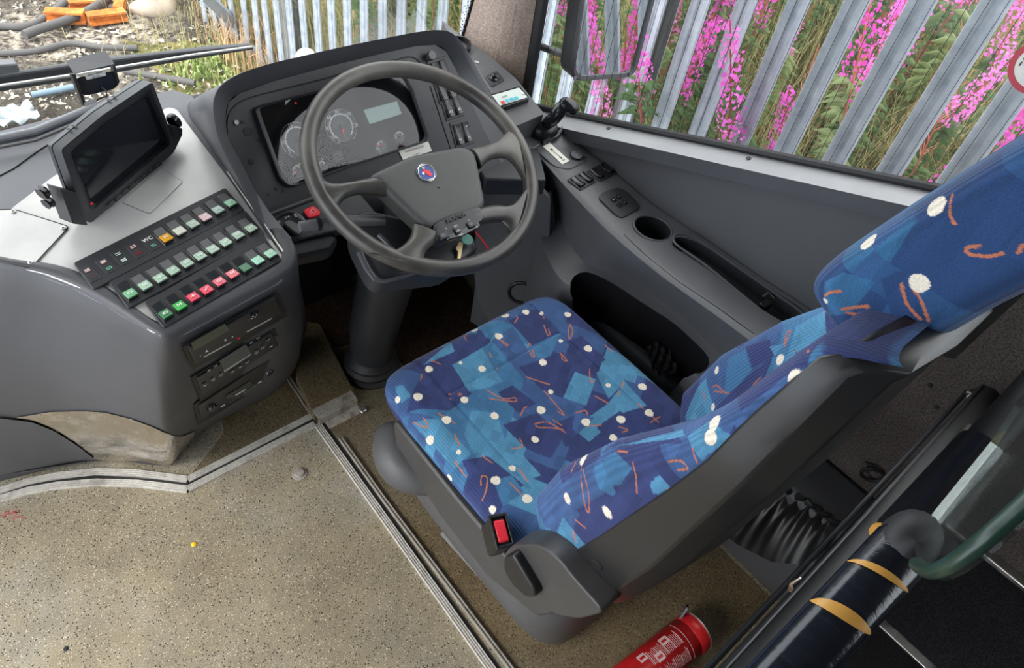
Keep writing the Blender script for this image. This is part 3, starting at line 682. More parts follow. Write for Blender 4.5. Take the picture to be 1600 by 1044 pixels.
# cushion pan, suspension skirt, side cover, lever, buckle
def rbox(x0, x1, y0, y1, z, n=24, p=6, dx=0, dy=0):
    cx, cy, hx_, hy_ = (x0 + x1) / 2, (y0 + y1) / 2, (x1 - x0) / 2, (y1 - y0) / 2; out = []
    for k in range(n):
        t = 2 * PI * (k + .5) / n; c_, s_2 = math.cos(t), math.sin(t); r = 1 / (abs(c_) ** p + abs(s_2) ** p) ** (1 / p)
        out.append(Vector((cx + hx_ * c_ * r, cy + hy_ * s_2 * r, z)))
    return out
pan = MB().grid([rbox(.56, 1.055, .28, .80, .425), rbox(.535, 1.078, .26, .825, .43), rbox(.535, 1.078, .26, .825, .447), rbox(.55, 1.06, .28, .80, .45)], cu=True)
obj('seat_pan', pan, M['black'], seat)
sk = MB().grid([rbox(.62, 1.0, .28, .76, .43, 40), rbox(.575, 1.04, .23, .80, .40, 40), rbox(.545, 1.06, .205, .80, .35, 40), rbox(.532, 1.07, .195, .80, .27, 40), rbox(.545, 1.06, .20, .79, .20, 40), rbox(.57, 1.04, .205, .775, .13, 40), rbox(.60, 1.0, .21, .74, .04, 40), rbox(.62, .98, .22, .72, .0, 40)], cu=True)
obj('suspension_skirt', sk, M['seatpl2'], seat, sub=1)
fl = []
for k in range(9):      # puffed fold at the front corner of the skirt
    t = k / 8; fl.append(Vector((.575 - .05 * math.sin(PI * min(1, t * 1.3)), .80 - .22 * t, .325 - .03 * t)))
obj('skirt_fold', MB().tube(fl, [.02 + .035 * math.sin(PI * (.25 + .75 * k / 8)) for k in range(9)], 14), M['seatpl2'], seat, sub=1)
rl = [Z(687, 838, .0), Z(765, 925, .0)]
obj('floor_rail', MB().tube([rl[0] + Vector((.01, 0, .010)), rl[1] + Vector((.01, 0, .010))], .010, 4), M['seatpl2'], seat)
# recliner side cover: outline on a plane left of the seat
PC = Pl((.505, .3, .5), (-1, 0, 0), (0, -1, 0))
ol = [(785, 868), (800, 852), (838, 850), (872, 872), (897, 905), (945, 958), (905, 968), (868, 962), (840, 940), (800, 905)]
cov = rnd(PC.pts(ol), .02, 3)
obj('recliner_cover', MB().prism(cov, (-.05, 0, 0)), M['seatpl'], seat, bev=.012, seg=3)
ol = [(765, 835), (790, 860), (850, 940), (905, 965), (900, 1000), (868, 1004), (770, 920), (700, 800), (650, 700), (660, 690)]
PC2 = Pl((.527, .3, .5), (-1, 0, 0), (0, -1, 0))
obj('side_valance', MB().prism(rnd(PC2.pts([(613, 655), (715, 783), (800, 883), (868, 960), (840, 965), (760, 900), (690, 810), (618, 700)]), .015, 2), (-.03, 0, 0)), M['seatpl'], seat, bev=.006)
PL_ = Pl((.487, .3, .5), (-1, 0, 0), (0, -1, 0))
obj('recliner_lever', MB().prism(rnd(PL_.pts([(786, 872), (800, 866), (812, 885), (836, 925), (836, 934), (822, 935), (800, 915), (786, 890)]), .01, 3), (-.025, 0, 0)), M['black'], seat, bev=.006, seg=3)
bx = Vector((.515, .375, .515)); bd = Vector((-.05, -.25, .95)).normalized(); bu = Vector((.35, .85, .35)); bu = (bu - bd * bu.dot(bd)).normalized(); bw = bd.cross(bu)
bc = Z(781, 832, .52)
obj('buckle_body', MB().box(bc - bd * .03, .062, .032, .075, (bu, bw, bd)), M['black'], seat, bev=.007, seg=3)
bb = obj('buckle_button', MB().box(bc + bd * .008, .042, .022, .01, (bu, bw, bd)), M['red'], seat, bev=.003); bb['label'] = 'red release button'
obj('buckle_shroud', MB().box(bc + bd * .0085 + bw * .016, .064, .004, .012, (bu, bw, bd)).box(bc + bd * .0085 - bw * .016, .064, .004, .012, (bu, bw, bd)).box(bc + bd * .0085 + bu * .029, .006, .034, .012, (bu, bw, bd)).box(bc + bd * .0085 - bu * .029, .006, .034, .012, (bu, bw, bd)), M['black'], seat, bev=.001)
# ================================================================== steering wheel
WC, WT, WR = Vector((.768, .993, .882)), math.radians(24.2), .255
WP = Pl(WC, (0, -math.sin(WT), math.cos(WT)))
wheel = thing('steering_wheel', 'large worn dark four-spoke steering wheel with a blue and red crest on its hub', 'steering wheel', tuple(WC))
RT, rt = WR - .017, .0172
mb = MB(); rows = []
for k in range(96):
    a = 2 * PI * k / 96; c_ = WP.u * math.cos(a) + WP.v * math.sin(a)
    rows.append([WC + c_ * (RT + rt * math.cos(q)) + WP.n * rt * 1.05 * math.sin(q) for q in [2 * PI * j / 18 for j in range(18)]])
obj('rim', mb.grid(rows, cu=True, cv=True), M['rim'], wheel)
PH = WP.off(.012)
hub = rnd(PH.pts([(575, 277), (640, 246), (722, 231), (741, 240), (748, 275), (757, 320), (748, 331), (700, 346), (668, 360), (655, 352), (618, 318), (596, 296)]), .012, 3)
hc = sum(hub, Vector()) / len(hub)
def puff(name, ring, n_, h0, h1, mat, parent, k=7, e=.5, **kw):
    """cushion-like solid: ring lofted to a domed top"""
    c = sum(ring, Vector()) / len(ring); rows = [[p - n_ * h0 for p in ring], list(ring)]
    for i in range(1, k + 1):
        t = i / k; s = 1 - .16 * (1 - math.cos(t * PI / 2)); hh = h1 * math.sin(t * PI / 2)
        rows.append([c + (p - c) * s + n_ * hh for p in ring])
    for s in (.6, .3, .02): rows.append([c + (p - c) * s + n_ * (h1 * 1.08) for p in ring])
    g = MB().grid(rows, cu=True); g.f.append(tuple(range(len(ring) - 1, -1, -1)))
    return obj(name, g, mat, parent, **kw)
puff('hub_pad', hub, WP.n, .03, .012, M['hub'], wheel)
# spokes: flattened tapered bars whose width follows the photo
def spoke(a, b, n=10):
    A = catmull(PH.pts(a), 6); Bq = catmull(PH.pts(b), 6); A = resample(A, n); Bq = resample(Bq, n); rows = []
    for i in range(n):
        t = i / (n - 1); p, q = A[i], Bq[i]; w = q - p; dz = -.006 * t - .004
        ring = []
        for j in range(12):
            th = 2 * PI * j / 12; ring.append((p + q) / 2 + w * .5 * math.cos(th) * 1.0 + WP.n * (math.sin(th) * (.016 - .002 * t) + dz))
        rows.append(ring)
    g = MB().grid(rows, cu=True); g.f.append(tuple(range(11, -1, -1))); g.f.append(tuple((n - 1) * 12 + j for j in range(12)))
    return obj('spoke', g, M['rim'], wheel)
spoke([(590, 274), (545, 284), (512, 283), (482, 258)], [(606, 305), (562, 300), (535, 312), (522, 345)])
spoke([(645, 350), (640, 372), (615, 390), (575, 393)], [(692, 372), (672, 385), (664, 400), (672, 424)])
spoke([(735, 232), (765, 224), (792, 205), (800, 180)], [(752, 262), (770, 246), (800, 247), (824, 285)])
spoke([(745, 326), (772, 319), (803, 318), (828, 285)], [(735, 356), (770, 345), (792, 348), (800, 385)])
# control pod with embossed maker's lettering and two rocker groups
PS = WP.off(.020)
puff('control_pod', rnd(PS.pts([(676, 352), (690, 344), (735, 325), (750, 323), (757, 333), (755, 345), (722, 362), (690, 376), (680, 374)]), .008, 2), WP.n, .03, .003, M['dash_dark'], wheel, k=3)
pod = rnd(PS.pts([(683, 356), (742, 337), (752, 353), (722, 369), (690, 377)], .003), .005, 2)
cb = obj('control_buttons', MB().prism(pod, WP.n * .006), M['gloss'], wheel, bev=.0015)
for ax_, bx_ in (((694, 368), 1), ((715, 360), 0), ((737, 350), 1)):
    p = PS.at(ax_[0], ax_[1], .006); obj('button', MB().box(p, .019 if bx_ else .012, .014, .004, (WP.u, WP.v, WP.n)), M['dash_dark'], cb, bev=.002)
    if bx_: obj('button_rim', MB().box(p + WP.n * .0018 - WP.u * .003, .010, .007, .002, (WP.u, WP.v, WP.n)), M['grey'], cb, bev=.001)
WA = math.radians(0)
for s_, (x, y) in (('+', (697, 358)), ('–', (699, 374)), ('SET', (712, 354)), ('OK', (716, 361)), ('RES', (720, 367)), ('∧', (733, 344)), ('R', (745, 355))):
    text('button_mark', s_, .006, WP, PS.at(x, y, .0085), cb, M['whitedim'])
lt = text('embossed_lettering', 'SCANIA', .0135, WP, PS.at(712, 340, .0045), wheel, M['rim'], depth=.0012)
# crest: blue shield with white triangular rings and a red griffin
cc = PH.at(666, 270, .0145)
def ringpts(r, k=3, a0=PI / 2 + PI, bulge=.12, n=48): return [cc + WP.u * math.cos(a) * r * (1 + bulge * math.cos(k * (a - a0))) + WP.v * math.sin(a) * r * (1 + bulge * math.cos(k * (a - a0))) for a in [2 * PI * i / n for i in range(n)]]
crest = obj('crest', MB().prism([p + WP.n * .0008 for p in ringpts(.0175, bulge=.0)], WP.n * .003), flat('crest_blue', srgb(40, 72, 150), .3), wheel); crest['label'] = 'blue crest with red and white bird head'
for a0 in (PI / 2, -PI / 2):
    obj('crest_ring', MB().tube([p + WP.n * .0012 for p in ringpts(.0185, a0=a0, bulge=.09)], .0007, 6, closed=True), M['steel'], crest)
gp = [(-.003, .009), (.002, .007), (.001, .004), (.006, .004), (.009, .001), (.008, -.004), (.010, -.008), (.005, -.011), (.001, -.009), (-.001, -.005), (-.004, -.002), (-.001, 0), (-.005, .003)]
obj('crest_bird', MB().prism([cc + WP.u * a + WP.v * b + WP.n * .0018 for a, b in gp], WP.n * .001), M['red'], crest, smooth=False)
gp = [(-.010, .002), (-.006, .004), (-.004, .001), (-.007, -.003), (-.010, -.002)]
obj('crest_wing', MB().prism([cc + WP.u * a + WP.v * b + WP.n * .0018 for a, b in gp], WP.n * .001), M['white'], crest, smooth=False)
obj('crest_crown', MB().prism([cc + WP.u * a + WP.v * b + WP.n * .0019 for a, b in [(-.004, .013), (.003, .0125), (.001, .009), (-.003, .0095)]], WP.n * .001), flat('crest_gold', srgb(220, 200, 70), .4), crest, smooth=False)
obj('hub_back', MB().lathe(WC - WP.v * .035, -WP.n, [(.055, .0), (.05, .03), (.045, .06), (0, .06)], 32), M['dash_dark'], wheel)
# steering column with shroud and floor gaiter
colm = thing('steering_column', 'dark steering column with plastic shroud and rubber gaiter at the floor under the wheel', 'steering column', (.765, 1.205, 0))
obj('column_tube', MB().tube([(.772, 1.03, .78), (.768, 1.12, .50), (.765, 1.19, .20), (.765, 1.205, .06)], [.055, .075, .07, .062], 24), M['dash_dark'], colm)
obj('gaiter', MB().lathe((.765, 1.205, 0), (0, .0, 1), [(.085, 0), (.09, .012), (.078, .02), (.084, .035), (.074, .045), (.078, .06), (.066, .075), (.06, .10)], 32), M['rubber'], colm)
P1 = Pl((.768, 1.02, .80), (0, -.75, .66))
sh = [(545, 305), (560, 300), (600, 330), (640, 372), (700, 395), (760, 400), (790, 430), (700, 440), (595, 443), (578, 430), (548, 370)]
PSH = WP.off(-.07)
puff('shroud', rnd(PSH.pts([(550, 335), (575, 330), (640, 345), (720, 355), (750, 390), (700, 428), (620, 436), (592, 440), (578, 425), (552, 370)]), .02, 2), WP.n, .06, .008, M['dash_dark'], colm)
obj('shroud_trim', MB().tube(PSH.pts([(560, 395), (572, 420), (585, 437), (600, 440), (640, 430), (670, 420)], .012), .004, 8), M['dash'], colm)
obj('adjuster_lever', MB().tube(WP.off(-.045).pts([(592, 367), (603, 378), (615, 392)]), .005, 8), M['grey'], colm)
ob = obj('stalk', MB().tube([WP.off(-.04).at(600, 345), WP.off(-.035).at(545, 345), WP.off(-.03).at(500, 350), WP.off(-.03).at(468, 354)], [.010, .011, .012, .0095], 12), M['grey'], colm)
obj('stalk_collar', MB().tube([WP.off(-.03).at(500, 349), WP.off(-.03).at(494, 350)], .0135, 12), M['black'], colm)
key = thing('ignition_key', 'brass ignition key with green tag under the steering wheel hub', 'key', tuple(WP.off(-.06).at(722, 385)))
PK = WP.off(-.05)
obj('blade', MB().prism(PK.pts([(717, 378), (724, 378), (722, 392), (719, 410), (714, 410), (716, 393), (712, 388)]), WP.n * .003), flat('key_brass', srgb(190, 170, 130), .35, .8), key, bev=.0005)
obj('bow', MB().lathe(PK.at(730, 375), WP.n, [(.0, .0), (.012, .0), (.012, .004), (0, .004)], 16), flat('key_green', srgb(120, 180, 165), .4), key)
wire = obj('loose_wire', MB().tube(PK.pts([(742, 362), (752, 373), (764, 390)], .01), .0016, 6), M['red'], None, label='thin loose red wire hanging below the right of the wheel hub', cat='wire')

# ================================================================== left console (engine and switch console)
TP = Pl((.30, .975, .755), (0, -.22, 1))
con = thing('dash_console', 'dark grey moulded dash console with white switch panel to the left of the wheel', 'dashboard', (.2, 1.2, 0))
# perimeter stations: top px (on the tilted top), floor px
st = [((-420, 395), (-420, 800), .0), ((-180, 398), (-200, 775), .01), ((-60, 405), (-70, 765), .02), ((0, 417), (0, 752), .03), ((60, 428), (70, 735), .035), ((110, 446), (130, 722), .04), ((165, 475), (190, 721), .035), ((215, 507), (240, 727), .02), ((240, 522), (268, 726), .01),
      ((262, 527), (290, 705), .0), ((290, 512), (318, 685), .0), ((340, 485), (355, 665), .0), ((395, 455), (400, 642), .0), ((440, 430), (436, 622), .0), ((462, 410), (462, 590), .0), ((462, 385), (470, 560), .0), ((447, 362), (482, 530), .0)]
stT = [TP.at(*s[0]) for s in st]; stB = [Z(*s[1], 0) for s in st]
stB[9] = stB[9].lerp(stB[8], .2)
cen = TP.at(230, 330)
topc = catmull(stT, 5); botc = catmull(stB, 5); m_ = len(topc)
rows = []
for i in range(m_):
    T_p, B_p = topc[i], botc[i]; inn = (cen - T_p); inn.z = 0; inn.normalize(); inn -= TP.n * inn.dot(TP.n)
    out = -inn; t = i / (m_ - 1)
    f = min(1, max(0, (i / 5 - 8) / 2))                       # 0 on the bulging left face, 1 on the radio face
    r_ = []
    for u, w in ((-.034, -.001), (-.030, .0015), (-.022, .006), (-.012, .007), (-.004, .004), (0, -.004)):
        r_.append(T_p + out * u + Vector((0, 0, w)))
    H = T_p.z
    for k in range(1, 17):
        s = k / 16; p = (T_p + Vector((0, 0, -.004))).lerp(B_p, s)
        bulge = (.035 * math.sin(PI * s) * (1 - f) + .008 * math.sin(PI * s) * f) - .03 * max(0, (s - .8) / .2) ** 2 * f
        r_.append(p + Vector((out.x, out.y, 0)) * bulge)
    rows.append(r_)
body = obj('console_shell', MB().grid(rows), M['dash'], con, auto=60, solid='open')
# grey moulded top behind and left of the white panel
far = [(-420, 395), (-420, 330), (-420, 240), (0, 232), (110, 190), (262, 160), (300, 188), (340, 240), (372, 290), (410, 345), (447, 362)]
g = MB(); g.prism([TP.at(x, y, -.004) for x, y in [(-420, 397), (0, 417), (60, 430), (110, 448), (165, 477), (215, 509), (240, 524), (262, 528), (440, 432), (462, 410), (455, 372), (420, 330), (375, 262), (335, 200), (300, 150), (270, 140), (100, 180), (0, 205), (-420, 300)]], TP.n * .02)
obj('top_moulding', g, M['dash_skylit'], con, smooth=False)
P = rnd([TP.at(x, y, .002) for x, y in [(262, 167), (276, 170), (292, 192), (355, 275), (443, 402), (438, 412), (250, 521), (238, 520), (190, 484), (140, 456), (70, 428), (0, 412), (-200, 405), (-200, 470), (-200, 385), (0, 339), (82, 276), (160, 230)][:12] + [(-200, 405), (-200, 420), (0, 339), (82, 276), (160, 228)]], .012, 3)
P = rnd([TP.at(x, y, .002) for x, y in [(262, 167), (276, 170), (355, 275), (443, 402), (438, 412), (250, 521), (238, 520), (190, 484), (140, 456), (70, 428), (0, 412), (-120, 404), (-120, 395), (0, 339), (82, 276), (160, 228)]], .010, 3)
obj('switch_panel', MB().prism(P, TP.n * .004), M['panel'], con, bev=.0012)
e = [TP.at(x, y, .0005) for x, y in [(250, 525), (442, 415), (448, 402), (355, 268)]]
obj('panel_edging', MB().tube(e, .0022, 6), M['steel'], con)
cp = rnd([TP.at(x, y, .0045) for x, y in [(-60, 330), (22, 327), (108, 354), (48, 419), (-70, 396)]], .006, 2)
cv = obj('cover_plate', MB().prism(cp, TP.n * .0025), M['panel'], con, bev=.0006)
for x, y in ((21, 331), (99, 357), (48, 411)):
    obj('screw', MB().lathe(TP.at(x, y, .0045), TP.n, [(.0045, 0), (.0045, .002), (.003, .0026), (.0018, .0026), (.0016, .001), (0, .001)], 16), M['steel'], cv)
obj('plate_gap', MB().tube([p - TP.n * .0003 for p in cp], .0011, 5, closed=True), M['ink'], cv)
cp = rnd([TP.at(x, y, .003) for x, y in [(190, 316), (250, 262), (286, 284), (234, 334)]], .005, 2)
obj('cover_plate', MB().prism(cp, TP.n * .0015), M['panel'], con, bev=.0003)
obj('plate_gap', MB().tube([p - TP.n * .0008 for p in cp], .0007, 5, closed=True), M['dash_dark'], con)
obj('panel_seam', MB().tube([TP.at(x, y, -.003) for x, y in [(-60, 305), (22, 263), (62, 234), (110, 205), (160, 170)]], .0012, 5), M['ink'], con)
lip = [(-60, 222), (0, 216), (55, 205), (135, 172), (205, 148)]
obj('front_lip', MB().tube([TP.at(x, y, .004) for x, y in lip], .009, 10, flat=.8), M['dash_skylit'], con)
obj('vent_slot', MB().tube([TP.at(x, y + 14, .016) for x, y in lip[:4]], .006, 8, flat=.3), M['ink'], con)
Bd = bvh(body)
def patch(name, A, B_, mat, parent, off=.003, nu=24, nv=6, **kw):
    """sheet laid on the console between two pixel curves"""
    rows = []
    fb = None
    for j in range(nv):
        r_ = []
        for i in range(nu):
            a = lerpl([Vector((*p, 0)) for p in A], i / (nu - 1)); b = lerpl([Vector((*p, 0)) for p in B_], i / (nu - 1)); q = a.lerp(b, j / (nv - 1))
            h_ = hit(Bd, q.x, q.y, off)
            if h_ is None: h_ = (fb, None) if fb is not None else (Z(q.x, q.y, .01), None)
            fb = h_[0]; r_.append(h_[0])
        rows.append(r_)
    return obj(name, MB().grid(rows), mat, parent, solid='open', **kw)
patch('kick_plate', [(25, 651), (80, 642), (130, 641), (165, 643), (205, 653), (240, 666), (270, 681), (285, 681), (303, 673)], [(40, 660), (75, 668), (115, 690), (145, 715), (180, 721), (220, 718), (255, 726), (270, 728), (296, 700)], M['chrome'], con, .003, 60, 10)
patch('lower_panel', [(-100, 648), (0, 650), (50, 656), (85, 670), (120, 692), (147, 713)], [(-100, 775), (0, 754), (40, 748), (80, 738), (120, 726), (146, 716)], M['wall'], con, .006, 30, 8)
# ---- switch strips and rocker switches
def strip_frame(name, px, label, th=.006):
    P = [TP.at(x, y, .004) for x, y in px]; t = thing(name, label, 'switch panel', tuple(P[0]), 'switch strips on the white panel')
    obj('strip_plate', MB().prism(rnd([p + TP.n * th for p in P], .005, 2), TP.n * th), M['dash_dark'], t, bev=.0015); return t, th + .004
LENS = {}
def lens_mat(c):
    if c not in LENS:
        LENS[c] = flat('switch_lens_%d' % len(LENS), srgb(*c), .3)
    return LENS[c]
M['swtop'] = plastic('switch_window', srgb(92, 92, 94), .35, 1600, .1, .1)
M['swtopk'] = plastic('dark_switch_window', srgb(28, 32, 36), .2, 1600, .05, .05)
def rocker(t, px, lens, top='swtop', h0=.010, mark=None, au=None):
    p = TP.at(px[0], px[1], h0); u = au; v = TP.n.cross(u).normalized(); n = TP.n
    w, L = .0185, .040
    fr = obj('rocker_switch', MB().box(p, w + .004, L + .004, .002, (u, v, n)), M['gloss'], t, bev=.001)
    mb = MB().box(p + v * (L * .24) + n * .0012, w, L * .5, .003, (u, v, n)); obj('window', mb, M[top], fr, bev=.0006)
    a = p - v * (L * .22); c_ = [a + u * sx * w / 2 + v * sy * L * .24 + n * hz_ for sx, sy, hz_ in ((-1, 1, .0035), (1, 1, .0035), (1, -1, .0085), (-1, -1, .0085))]
    mb = MB().prism(c_, n * .004); obj('lens', mb, lens_mat(lens), fr, bev=.0008)
    c2_ = [q - n * .004 for q in c_]
    mb = MB().prism([c2_[0], c2_[1], c2_[2] - v * .0015, c2_[3] - v * .0015], n * .006); obj('rocker_body', mb, M['black'], fr, bev=.0005)
    if mark:
        mm = MB(); q = a + n * .0075; vv = (c_[0] - c_[3]).normalized(); nn = u.cross(vv)
        for (x0, y0, x1, y1) in mark:
            mm.box(q + u * ((x0 + x1) / 2) + vv * ((y0 + y1) / 2) - nn * .0 + n * .0006, abs(x1 - x0) + .0012, abs(y1 - y0) + .0012, .0008, (u, vv, nn))
        obj('symbol', mm, M['white'], fr, smooth=False)
    return fr
PG = (168, 196, 174)
mk = [[(-.004, -.002, .004, -.002), (-.004, .002, .004, .002), (-.004, -.002, -.004, .002), (.004, -.002, .004, .002)],
      [(-.003, -.003, -.003, .003), (.003, -.003, .003, .003), (0, -.001, 0, .001)], [(-.004, 0, .004, 0), (0, -.003, 0, .003)],
      [(-.004, -.002, 0, -.002), (0, -.002, 0, .002), (0, .002, .004, .002)]]
s1, h1 = strip_frame('switch_strip', [(115, 414), (147, 456), (383, 331), (352, 296)], 'uppermost black switch strip, starting with five flat indicator lamps and two white letters')
s2, h2 = strip_frame('switch_strip', [(170, 444), (201, 485), (414, 368), (383, 331)], 'middle black switch strip of ten pale green rocker switches')
s3, h3 = strip_frame('switch_strip', [(226, 475), (256, 516), (440, 408), (410, 368)], 'lowest black switch strip with bright green and red rocker switches')
au = (TP.at(400, 395) - TP.at(250, 480)).normalized()
c5 = lambda x, y: (x / 4, 261 + y / 4)
for (x, y), lc, tp in zip([(1022, 432), (1105, 388), (1188, 345), (1265, 303), (1345, 258), (1423, 215)], [(235, 170, 40), (225, 228, 215), (185, 205, 190), (225, 190, 195), (160, 190, 175), (160, 215, 180)], ['swtop'] * 6):
    rocker(s1, c5(x, y), lc, tp, h1, mk[(int(x) // 40) % 4], au)
for i, (x, y) in enumerate([(797, 778), (890, 728), (983, 682), (1065, 635), (1150, 590), (1232, 545), (1312, 503), (1392, 460), (1470, 415), (1550, 372)]):
    rocker(s2, c5(x, y), (118, 180, 134) if i == 0 else PG, 'swtopk' if i == 0 else 'swtop', h2, mk[i % 4], au)
for i, ((x, y), lc) in enumerate(zip([(1017, 905), (1105, 855), (1190, 800), (1273, 755), (1353, 705), (1435, 657), (1515, 618), (1593, 572), (1672, 530)], [(30, 110, 60), (30, 165, 60), (215, 40, 75), (220, 45, 80), (225, 90, 110), (228, 110, 120), (20, 100, 60), (165, 225, 195), (175, 225, 195)])):
    rocker(s3, c5(x, y), lc, 'swtopk' if i < 7 else 'swtop', h3, None if i in (6,) else mk[i % 4], au)
vv = TP.n.cross(au)
for i, ((x, y), c1_, c2_) in enumerate([((565, 668), (170, 70, 80), (95, 75, 80)), ((665, 615), (190, 90, 90), (60, 120, 100)), ((757, 565), (60, 110, 95), (60, 120, 95)), ((850, 520), (165, 50, 65), (150, 35, 50)), ((942, 475), (60, 110, 90), (55, 110, 85))]):
    p = TP.at(*c5(x, y), h1); fr = obj('indicator_lamp', MB().box(p + TP.n * .0003, .021, .036, .0012, (au, vv, TP.n)), M['face'], s1, bev=.0006)
    for sgn, cc_ in ((1, c1_), (-1, c2_)):
        q = p + vv * .0085 * sgn + TP.n * .0012
        if i == 4 and sgn == 1:
            text('lettering', 'WC', .011, Pl(p, TP.n, au), q, fr, M['white']); continue
        mm = MB()
        obj('lamp_window', MB().box(q, .011, .009, .0006, (au, vv, TP.n)), flat('lamp_tint_%d%d' % (i, sgn + 1), srgb(*[k * .6 for k in cc_]), .4), fr)
        for (x0, y0, x1, y1) in mk[(i + sgn) % 4] + mk[0][:2]:
            mm.box(q + au * ((x0 + x1) / 2) + vv * ((y0 + y1) / 2) + TP.n * .0005, abs(x1 - x0) + .001, abs(y1 - y0) + .001, .0006, (au, vv, TP.n))
        if not (i in (0, 3) and sgn == -1): obj('symbol', mm, M['white'] if sgn == 1 or i == 2 else lens_mat((150, 210, 180)), fr, smooth=False)
# ---- radio stack: bays sunk in the face, three head units
def quadplane(px):
    """plane through the radio face region of the shell"""
    P = [hit(Bd, x, y)[0] for x, y in px]; c = sum(P, Vector()) / len(P)
    n = (P[1] - P[0]).cross(P[-1] - P[0]).normalized()
    if n.dot(EYE - c) < 0: n = -n
    return Pl(c, n, (P[1] - P[0]))
RP = quadplane([(300, 560), (435, 480), (440, 590), (310, 660)])
def unit(name, label, px, dep=.006):
    P = [RP.at(x, y, dep + .001) for x, y in px]; t = thing(name, label, 'radio' if 'radio' in name else 'control unit', tuple(sum(P, Vector()) / 4))
    obj('bay', MB().prism([RP.at(x + dx, y + dy, .0035) for (x, y), (dx, dy) in zip(px, ((-9, -1), (5, -6), (9, 4), (-4, 8)))], RP.n * .002), M['ink'], t)
    obj('faceplate', MB().prism(rnd(P, .004, 2), RP.n * dep), M['black'], t, bev=.0015); return t
cr6 = lambda x, y: (270 + x / 6.142, 420 + y / 6.142)
cr7 = lambda x, y: (280 + x / 6.14, 500 + y / 6.14)
def rquad(t, name, px, mat, off, th=.001, conv=cr6, parent=None, **kw):
    return obj(name, MB().prism([RP.at(*conv(x, y), off) for x, y in px], RP.n * th), mat, parent or t, **kw)
lcd = flat('lcd_olive', srgb(58, 66, 56), .25); lcdg = flat('lcd_grey', srgb(64, 72, 74), .2)
u1 = unit('tachograph_unit', 'black tachograph with olive display, top unit in the console stack', [cr6(150, 760), cr6(990, 275), cr6(1050, 430), cr6(225, 920)])
rquad(u1, 'display', [(175, 715), (500, 530), (545, 590), (205, 790)], lcd, .009)
rquad(u1, 'drawer_line', [(300, 845), (560, 705), (562, 712), (302, 853)], M['whitedim'], .0085); rquad(u1, 'drawer_line', [(710, 605), (950, 475), (952, 482), (712, 612)], M['whitedim'], .0085)
pk = RP.at(*cr6(768, 445), .007); kn = obj('menu_dial', MB().lathe(pk, RP.n, [(.012, 0), (.012, .003), (.011, .004), (0, .004)], 24), M['gloss'], u1)
for a in range(4):
    q = pk + RP.u * .006 * math.cos(a * PI / 2 + .4) + RP.v * .006 * math.sin(a * PI / 2 + .4) + RP.n * .0045; obj('dial_mark', MB().lathe(q, RP.n, [(.0014, -.0005), (.0014, .0005), (0, .0005)], 8), M['white'], kn)
rb = obj('eject_button', MB().lathe(RP.at(*cr6(632, 665), .007), RP.n, [(.003, 0), (.003, .002), (0, .002)], 12), M['red'], u1)
text('lettering', '1', .006, RP, RP.at(*cr6(262, 835), .0075), u1, M['white']); text('lettering', '2', .006, RP, RP.at(*cr6(570, 650), .0075), u1, M['white'])
for x, y in ((330, 795), (508, 688)): obj('arrow_mark', MB().prism([RP.at(*cr6(x - 12, y + 8), .0078), RP.at(*cr6(x + 12, y), .0078), RP.at(*cr6(x - 3, y - 14), .0078)], RP.n * .0006), M['white'], u1, smooth=False)
u2 = unit('heating_control_unit', 'black heater control with grey screen and outlined keys, middle unit in the stack', [cr7(170, 560), cr7(890, 120), cr7(950, 250), cr7(230, 720)])
rquad(u2, 'display', [(385, 395), (640, 235), (690, 325), (430, 490)], lcdg, .009, conv=cr7)
rquad(u2, 'display_edge', [(430, 490), (690, 325), (694, 333), (434, 500)], M['whitedim'], .0092, conv=cr7)
def outline_key(t, x, y, w, h, conv=cr7, s=''):
    c = RP.at(*conv(x, y), .0085); k = obj('key', MB().box(c, w, h, .0012, (RP.u, RP.v, RP.n)), M['gloss'], t, bev=.0005)
    pts = [c + RP.u * a * w * .5 + RP.v * b * h * .5 + RP.n * .0008 for a, b in ((-.7, -1), (.7, -1), (1, -.7), (1, .7), (.7, 1), (-.7, 1), (-1, .7), (-1, -.7))]
    obj('key_outline', MB().tube(pts, .0003, 4, closed=True), M['whitedim'], k)
    if s: text('key_symbol', s, .006, RP, c + RP.n * .0008, k, M['whitedim'])
for x, y, w, h, s_ in [(245, 620, .008, .019, '♦'), (325, 570, .008, .019, '»'), (403, 525, .008, .019, '*'), (510, 492, .010, .009, 'o'), (583, 448, .010, .009, '%'), (650, 405, .010, .009, '/'), (740, 310, .008, .018, '♦'), (800, 262, .008, .018, '*'), (880, 250, .008, .009, 'B'), (850, 190, .008, .009, 'i'), (285, 480, .007, .007, '^'), (345, 440, .007, .007, 'v'), (690, 215, .007, .007, '+'), (755, 172, .007, .007, '-')]: outline_key(u2, x, y, w, h, s=s_)
u3 = unit('car_radio', 'black radio with two round dials, lowest unit in the console stack', [cr7(190, 820), cr7(880, 370), cr7(950, 480), cr7(215, 960)])
rquad(u3, 'display', [(450, 730), (680, 590), (700, 625), (475, 765)], lcd, .009, conv=cr7)
rquad(u3, 'drawer_line', [(540, 722), (635, 665), (638, 672), (543, 730)], M['white'], .0095, conv=cr7)
for x, y, r in ((310, 835, .012), (855, 495, .011)):
    kn = obj('dial', MB().lathe(RP.at(*cr7(x, y), .007), RP.n, [(r, 0), (r, .006), (r * .9, .008), (0, .008)], 24), M['gloss'], u3)
    for a in range(4): q = RP.at(*cr7(x, y), .0155) + RP.u * r * .55 * math.cos(a * PI / 2) + RP.v * r * .55 * math.sin(a * PI / 2); obj('dial_mark', MB().lathe(q, RP.n, [(.001, -.0005), (.001, .0003), (0, .0003)], 8), M['whitedim'], kn)
